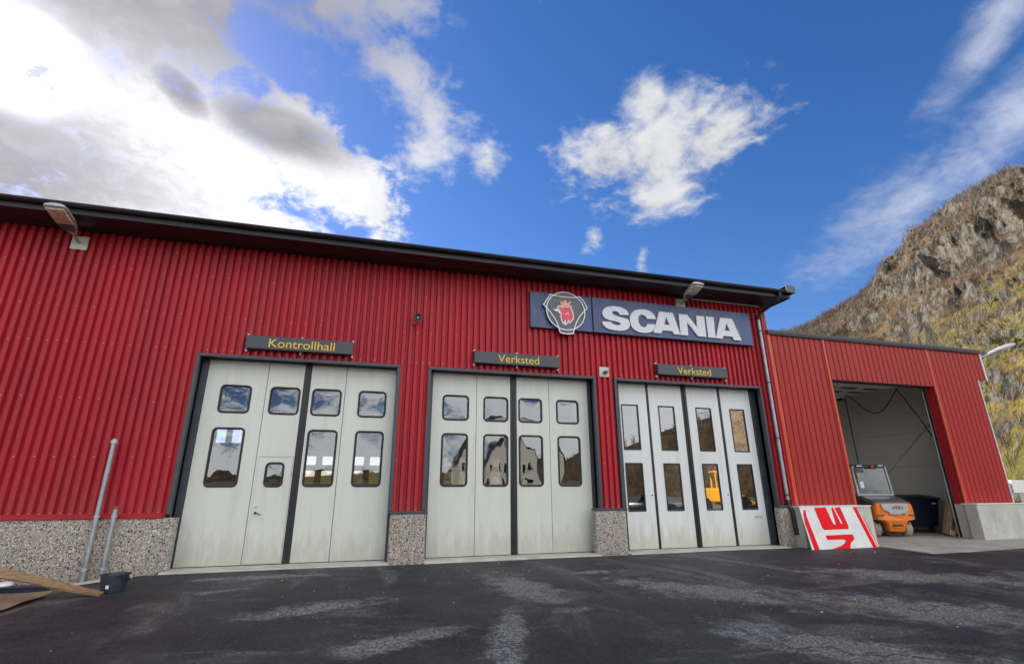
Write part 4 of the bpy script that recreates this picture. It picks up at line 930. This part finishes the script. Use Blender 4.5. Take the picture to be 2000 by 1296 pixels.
MB().lathe([(.17, -.012), (.185, 0), (.17, .012), (.155, 0), (.17, -.012)], (0, 1.35, 1.55), 'y', 18).build('steering_wheel', 'blk', fk)
for sx in (-1, 1): MB().box(sx*.47-.055, sx*.47+.055, -.405, -.385, .875, .915).build('tail_lamp', 'amber', fk, bevel=.006)
MB().box(-.505, -.47, .33, .36, 1.26, 2.08).build('window_seal', 'rubber', fk)
MB().bar((-.48, .40, 2.085), (.49, .40, 2.085), .03, .03).build('window_seal', 'rubber', fk)
for x in (-.33, .33): MB().box(x-.05, x+.05, 1.78, 1.92, .12, 2.25).build('mast', 'blk', fk)
for z in (.4, 1.2, 2.1): MB().box(-.28, .28, 1.80, 1.88, z, z+.09).build('mast_crossbar', 'blk', fk)
for x in (-.25, .25): MB().box(x-.06, x+.06, 1.95, 3.0, .06, .10).box(x-.06, x+.06, 1.925, 1.965, .06, .6).build('fork', 'steel', fk)

# ------------------------------------------------------------------ bin and pallets in the bay
bn = tag(empty('waste_bin', (17.85, 2.05, 0), R(-8), local=True), 'navy wheeled waste bin with hinged black lid beside the forklift', 'bin')
bl = []
for z, hx, y0, y1 in ((.20, .86, -.50, .5), (.30, .90, -.54, .52), (1.02, 1.0, -.64, .6), (1.06, 1.02, -.67, .62)):
    bl.append([(-hx, y0, z), (hx, y0, z), (hx, y1, z), (-hx, y1, z)])
MB().loft(bl, caps=True).build('bin_body', 'navy', bn, bevel=.02)
MB().box(-1.05, 1.05, -.70, .64, 1.061, 1.105).build('bin_rim', 'navy', bn, bevel=.015)
ld = []
for y, z in ((-.70, 1.115), (-.45, 1.17), (.0, 1.22), (.4, 1.20), (.62, 1.13)): ld.append([(-1.02, y, z-.02), (-1.0, y, z), (1.0, y, z), (1.02, y, z-.02)])
MB().loft(ld, close=False).build('bin_lid', 'blk', bn, smooth=True)
MB().box(-.95, -.35, -.2, .45, 1.2, 1.38).build('lid_hump', 'blk', bn, bevel=.03)
MB().box(-.10, .40, -.72, -.58, 1.12, 1.16).build('lid_handle', 'blk', bn, bevel=.01)
for x in (-.75, .75):
    for y in (-.4, .42): MB().lathe([(0, -.03), (.09, -.03), (.1, -.02), (.1, .02), (.09, .03), (0, .03)], (x, y, .10), 'x', 16).box(x-.05, x+.05, y-.05, y+.05, .17, .21).build('castor', 'blk', bn)
MB().box(.70, .86, -.652, -.648, .90, .955).build('sticker', 'dirtywhite', bn)
def make_pallet(loc, rz, tilt, label):
    p = tag(empty('pallet', loc, 0, local=True), label, 'pallet', 'wooden pallets stood on end in the bay')
    p.rotation_euler = (0, R(tilt), rz)
    # stood on its short side: length runs up z (1.2), width along y (0.8), thickness along x (.144)
    for k in range(5): y = -.4+k*.175; MB().box(-.072, -.05, y, y+.10+(.045 if k in (0, 2, 4) else -.0)*.0, 0, 1.2).build('deck_board', 'wood', p)
    for z in (0, .528, 1.055): MB().box(-.0495, -.028, -.4, .4, z, z+.145).build('cross_board', 'wood', p)
    for y in (-.4, -.05, .30):
        for z in (0, .528, 1.055): MB().box(-.0275, .05, y, y+.10, z, z+.145).build('block', 'wood', p)
        MB().box(.0505, .072, y, y+.10, 0, 1.2).build('bottom_board', 'wood', p)
    return p
make_pallet((17.95, .66, .02), R(-42), 17, 'wooden pallet on end leaning over another pallet by the bay post')
make_pallet((18.16, .50, .02), R(-42), 15, 'wooden pallet on end, innermost against the bay post')

# ------------------------------------------------------------------ parked lorry at the far end of the yard
tk = tag(empty('parked_lorry', (66.5, 27, -.9), R(0)), 'white and grey flatbed lorry parked beyond the annex', 'lorry')
bx0 = 62.6
MB().box(bx0+.4, bx0+7.6, 25, 27.4, 1.05, 2.28).build('cargo_box', 'white', tk, bevel=.05)
MB().box(bx0+.9, bx0+7.4, 24.9, 24.99, .0, 1.0).build('side_locker', 'grey', tk, bevel=.04)
MB().box(bx0+.2, bx0+7.6, 25.0, 27.4, -.02, .2).build('chassis', 'blk', tk)
for z in (.45, .85, 1.35, 1.9): MB().box(bx0-.05, bx0+.30, 25.1, 27.2, z, z+.10).build('rear_bar', 'steel', tk)
MB().box(bx0+.05, bx0+.18, 25.1, 27.2, -.1, 2.2).build('tail_lift', 'dgrey', tk)
for x in (bx0+.9, bx0+2.2, bx0+6.3):
    for y in (25.15, 27.1): MB().lathe([(0, -.14), (.3, -.14), (.48, -.14), (.5, -.1), (.5, .1), (.48, .14), (0, .14)], (x, y, -.40), 'y', 20).build('wheel', 'blk', tk, smooth=True)
MB().box(bx0+7.8, bx0+9.6, 25.0, 27.4, -.2, 2.1).build('cab', 'white', tk, bevel=.15)

# ------------------------------------------------------------------ mountain
def hash3(ix, iy, iz, seed):
    h = (ix.astype(np.int64)*374761393+iy.astype(np.int64)*668265263+iz.astype(np.int64)*2147483647+seed*1274126177) & 0xffffffff
    h = ((h ^ (h >> 13))*1274126177) & 0xffffffff
    h = ((h ^ (h >> 16))*2246822519) & 0xffffffff
    return ((h ^ (h >> 15)) & 0xffff)/65535.0
def vnoise(p, seed=0):
    i = np.floor(p); f = p-i; f = f*f*f*(f*(f*6-15)+10); i = i.astype(np.int64); r = 0
    for a in (0, 1):
        for b in (0, 1):
            for c in (0, 1):
                wgt = (f[:, 0] if a else 1-f[:, 0])*(f[:, 1] if b else 1-f[:, 1])*(f[:, 2] if c else 1-f[:, 2])
                r = r+wgt*hash3(i[:, 0]+a, i[:, 1]+b, i[:, 2]+c, seed)
    return r*2-1
def fbm(p, octs, gain=.5, seed=0, ridged=False):
    r = 0; a = 1
    for o_ in range(octs):
        n = vnoise(p*(2.03**o_)+o_*17.3, seed+o_); r = r+a*((1-2*np.abs(n)) if ridged else n); a *= gain
    return r
RA = [-20, 0, 20, 32, 40, 45.1, 46.6, 48.9, 51.6, 53.7, 56, 57.6, 59.2, 61, 62.5, 63.8, 65.4, 66.3, 72, 85, 100, 120, 135, 145, 150, 165, 180, 215, 250]
RE = [1.0, 2.5, 6, 11, 14.2, 15.3, 15.3, 16.3, 17.4, 18.1, 19.9, 21.6, 22.4, 23.4, 24.1, 24.4, 24.6, 24.6, 25.5, 25, 20, 13, 9.5, 7.0, 5.2, 2.8, 2.2, 2, 2]
azs = np.concatenate([np.linspace(-20, 42, 60, endpoint=False), np.linspace(42, 68, 430, endpoint=False), np.linspace(68, 130, 70, endpoint=False), np.linspace(130, 250, 130)])
ts = np.concatenate([np.linspace(-.25, 0, 8, endpoint=False), np.linspace(0, 1.0, 210, endpoint=False), np.linspace(1.0, 1.9, 24)])
AZ, T_ = np.meshgrid(np.radians(azs), ts, indexing='ij')
Ee = np.interp(np.degrees(AZ), RA, RE); RR = 300+25*np.sin(AZ*3)+0*AZ
HH = RR*np.tan(np.radians(Ee))
r0 = np.maximum(RR-HH/.80, 70)
rr = r0+(RR-r0)*T_
S_ = np.where(T_ < 0, 0, np.where(T_ < 1, T_+.05*np.sin(T_*9.4), 1-.5*(T_-1)**1.2))
hz = HH*S_-.9
Pm = np.stack([rr*np.sin(AZ), -11.945+rr*np.cos(AZ), hz], -1).reshape(-1, 3)
amp = (np.clip(T_, 0, .22)/.22*np.clip((1.9-T_)/.5, 0, 1)).reshape(-1)*np.clip(HH.reshape(-1)/90, .15, 1)
q = Pm*np.array([1, 1, 1.6])
d1_ = fbm(q/42, 3, .5, 3); gq = np.stack([(AZ*260+.45*rr).reshape(-1)/11, rr.reshape(-1)/34, hz.reshape(-1)/60], -1); d2_ = fbm(gq, 4, .55, 11, True); d3_ = fbm(q/6.5, 4, .6, 23, True)
cl = np.clip(fbm(q/30, 2, .5, 41)*1.6+.25, 0, 1)
near1 = np.exp(-((T_.reshape(-1)-1)/.06)**2)
dsp = (d1_*5.5*(1-near1)+cl*(d2_-.2)*3.6*(1-.5*near1)+(d3_-.2)*(.5+.7*cl))*amp
outw = np.stack([-np.sin(AZ).reshape(-1)*.75, -np.cos(AZ).reshape(-1)*.75, np.full(AZ.size, .55)], -1)
Pm = Pm+outw*dsp[:, None]
na, ntt = AZ.shape
ii, jj = np.meshgrid(np.arange(na-1), np.arange(ntt-1), indexing='ij'); b0 = (ii*ntt+jj).reshape(-1)
faces = np.stack([b0, b0+ntt, b0+ntt+1, b0+1], -1)
me = bpy.data.meshes.new('mountain'); me.vertices.add(len(Pm)); me.vertices.foreach_set('co', Pm.astype(np.float32).ravel())
me.loops.add(faces.size); me.loops.foreach_set('vertex_index', faces.astype(np.int32).ravel()); me.polygons.add(len(faces))
me.polygons.foreach_set('loop_start', (np.arange(len(faces))*4).astype(np.int32)); me.polygons.foreach_set('loop_total', np.full(len(faces), 4, np.int32))
me.update(); me.validate(); me.shade_smooth(); me.materials.append(M['mountain'])
mo = bpy.data.objects.new('mountain', me); col.objects.link(mo); tag(mo, kind='structure')
bm = bmesh.new(); bm.from_mesh(me); bm.normal_update()
if sum(f.normal.z for f in bm.faces) < 0: bmesh.ops.reverse_faces(bm, faces=bm.faces)
bm.to_mesh(me); bm.free()
# bare birch scrub on the slopes: one mass of twigs
rng = np.random.default_rng(5)
G = Pm.reshape(na, ntt, 3)
tv, tf = [], []
def shrub(p, h, nbl):
    for k in range(nbl):
        a = rng.uniform(0, 6.283); ln = h*rng.uniform(.55, 1.0); sp = rng.uniform(.05, .42)*h
        b0_ = np.array([p[0]+rng.normal(0, .12*h), p[1]+rng.normal(0, .12*h), p[2]-.2]); top = b0_+np.array([math.cos(a)*sp, math.sin(a)*sp, ln])
        wv = np.array([-math.sin(a+1), math.cos(a+1), 0])*h*.019
        mid_ = b0_*.5+top*.5+np.array([math.cos(a), math.sin(a), 0])*sp*-.15
        n0 = len(tv); tv.extend([b0_-wv, b0_+wv, mid_+wv*.8, mid_-wv*.8, top]); tf.extend([(n0, n0+1, n0+2, n0+3), (n0+3, n0+2, n0+4)])
        for s_ in range(2):
            a2 = a+rng.uniform(-1.4, 1.4); st_ = mid_*(1-.4*s_)+top*.4*s_; e_ = st_+np.array([math.cos(a2)*.22*h, math.sin(a2)*.22*h, .28*h]); n0 = len(tv)
            tv.extend([st_-wv*.6, st_+wv*.6, e_]); tf.append((n0, n0+1, n0+2))
i_lo, i_hi = np.searchsorted(azs, 41), np.searchsorted(azs, 70)
dens = cl.reshape(na, ntt)
for _ in range(12000):
    i = rng.integers(i_lo, i_hi); j = rng.integers(12, 220)
    tt = ts[j]
    keepp = .25+.9*max(0, tt-.25) if tt < .93 else 1.0
    if rng.random() > keepp*(.5+.6*(1-dens[i, j])): continue
    shrub(G[i, j]+rng.normal(0, .4, 3)*np.array([1, 1, 0]), rng.uniform(1.8, 4.6), 6)
for _ in range(1500):
    i = rng.integers(i_lo, i_hi); j = rng.integers(204, 224); shrub(G[i, j], rng.uniform(2.0, 5.0), 6)
b_lo, b_hi = np.searchsorted(azs, 128), np.searchsorted(azs, 172)
for _ in range(700):
    i = rng.integers(b_lo, b_hi); j = rng.integers(4, 215); shrub(G[i, j], rng.uniform(4, 8), 7)
me = bpy.data.meshes.new('birch_scrub'); me.from_pydata([tuple(v) for v in tv], [], tf); me.materials.append(M['bark'])
o = bpy.data.objects.new('birch_scrub', me); col.objects.link(o); tag(o, 'bare brown birch scrub covering the mountainside', 'scrub', kind='stuff')
# a pale stake on the slope
o = MB().tube([(126.2, 48.6, 9.5), (125.6, 48.9, 16.0)], .09, 8).build('marker_pole', 'white'); tag(o, 'thin white pole standing on the grassy slope', 'pole')

# ------------------------------------------------------------------ across the yard (seen mirrored in the panes)
hs2 = tag(empty('white_house', (15.5, -44, -.9)), 'white gabled house across the yard', 'house')
MB().box(10.5, 20.5, -52, -44, -.9, 5.0).build('wall', 'housewhite', hs2)
MB().add([(10.5, -44.0, 5.0), (20.5, -44.0, 5.0), (15.5, -44.0, 8.6), (10.5, -52, 5.0), (20.5, -52, 5.0), (15.5, -52, 8.6)], [(0, 1, 2), (3, 5, 4)]).build('gable', 'housewhite', hs2)
MB().add([(9.9, -43.4, 4.65), (15.5, -43.4, 8.75), (15.5, -52.6, 8.75), (9.9, -52.6, 4.65), (21.1, -43.4, 4.65), (21.1, -52.6, 4.65)], [(0, 1, 2, 3), (1, 4, 5, 2)]).build('roof', 'roofmetal', hs2)
for x in (12.0, 14.6, 17.2):
    for z in (.6, 3.2):
        wv_ = MB().box(x, x+1.3, -43.98, -43.9, z, z+1.4).build('window', 'white', hs2); MB().box(x+.1, x+1.2, -43.895, -43.88, z+.1, z+1.3).build('pane', 'blk', wv_)
ldr = tag(empty('wheel_loader', (26.5, -22.5, -.40), R(20), local=True), 'yellow wheel loader parked across the yard', 'loader')
MB().box(-2.6, -.3, -.75, .75, 1.0, 2.0).build('engine_hood', 'loader', ldr, bevel=.1)
MB().box(-.3, 1.5, -.75, .75, .8, 1.5).build('front_frame', 'loader', ldr, bevel=.08)
cb = MB().box(-.5, .9, -.68, .68, 1.52, 1.9).build('cab', 'loader', ldr, bevel=.05)
for x in (-.45, .85):
    for y in (-.63, .63): MB().box(x-.05, x+.05, y-.05, y+.05, 1.9, 3.1).build('cab_pillar', 'loader', cb)
MB().box(-.6, 1.0, -.72, .72, 3.1, 3.25).build('cab_roof', 'loader', cb, bevel=.04)
for x in (-1.8, 1.1):
    for y in (-1.0, 1.0): MB().lathe([(0, -.25), (.35, -.25), (.62, -.27), (.72, -.2), (.72, .2), (.62, .27), (.35, .25), (0, .25)], (x, y, .72), 'y', 22).build('wheel', 'blk', ldr, smooth=True)
for y in (-.5, .5): MB().bar((.8, y, 1.5), (2.6, y, .7), .16, .3).build('lift_arm', 'loader', ldr)
MB().loft([[(2.5, y, .2), (2.5, y, 1.1), (2.9, y, 1.2), (3.6, y, .12), (3.5, y, .08)] for y in (-1.3, 1.3)], caps=True).build('bucket', 'dgrey', ldr)
def car(loc, rz, label):
    c = tag(empty('parked_car', loc, rz, local=True), label, 'car', 'dark cars across the yard')
    sec = [(-2.1, .45, .75, .72), (-2.0, .4, .95, .8), (-1.2, .35, 1.0, .86), (.6, .35, 1.0, .87), (1.8, .38, .9, .82), (2.15, .45, .68, .7)]
    MB().loft([[(x, -wd, z0), (x, -wd*1.02, (z0+z1)/2), (x, -wd*.9, z1), (x, wd*.9, z1), (x, wd*1.02, (z0+z1)/2), (x, wd, z0)] for x, z0, z1, wd in sec], caps=True).build('body', 'carpaint', c, smooth=True)
    MB().loft([[(-1.95, -.72, .95), (-1.95, .72, .95)], [(-1.5, -.62, 1.5), (-1.5, .62, 1.5)], [(.0, -.62, 1.55), (.0, .62, 1.55)], [(.9, -.74, .98), (.9, .74, .98)]], close=False).build('cabin', 'carpaint', c)
    for x in (-1.3, 1.35):
        for y in (-.78, .78): MB().lathe([(0, -.1), (.2, -.1), (.31, -.09), (.33, 0), (.31, .09), (.2, .1), (0, .1)], (x, y, .33), 'y', 18).build('wheel', 'blk', c, smooth=True)
    return c
car((19.5, -23.5, -.42), R(30), 'dark grey estate car parked across the yard beside the house')
car((22.6, -24.5, -.42), R(75), 'black car parked next to the yellow loader')
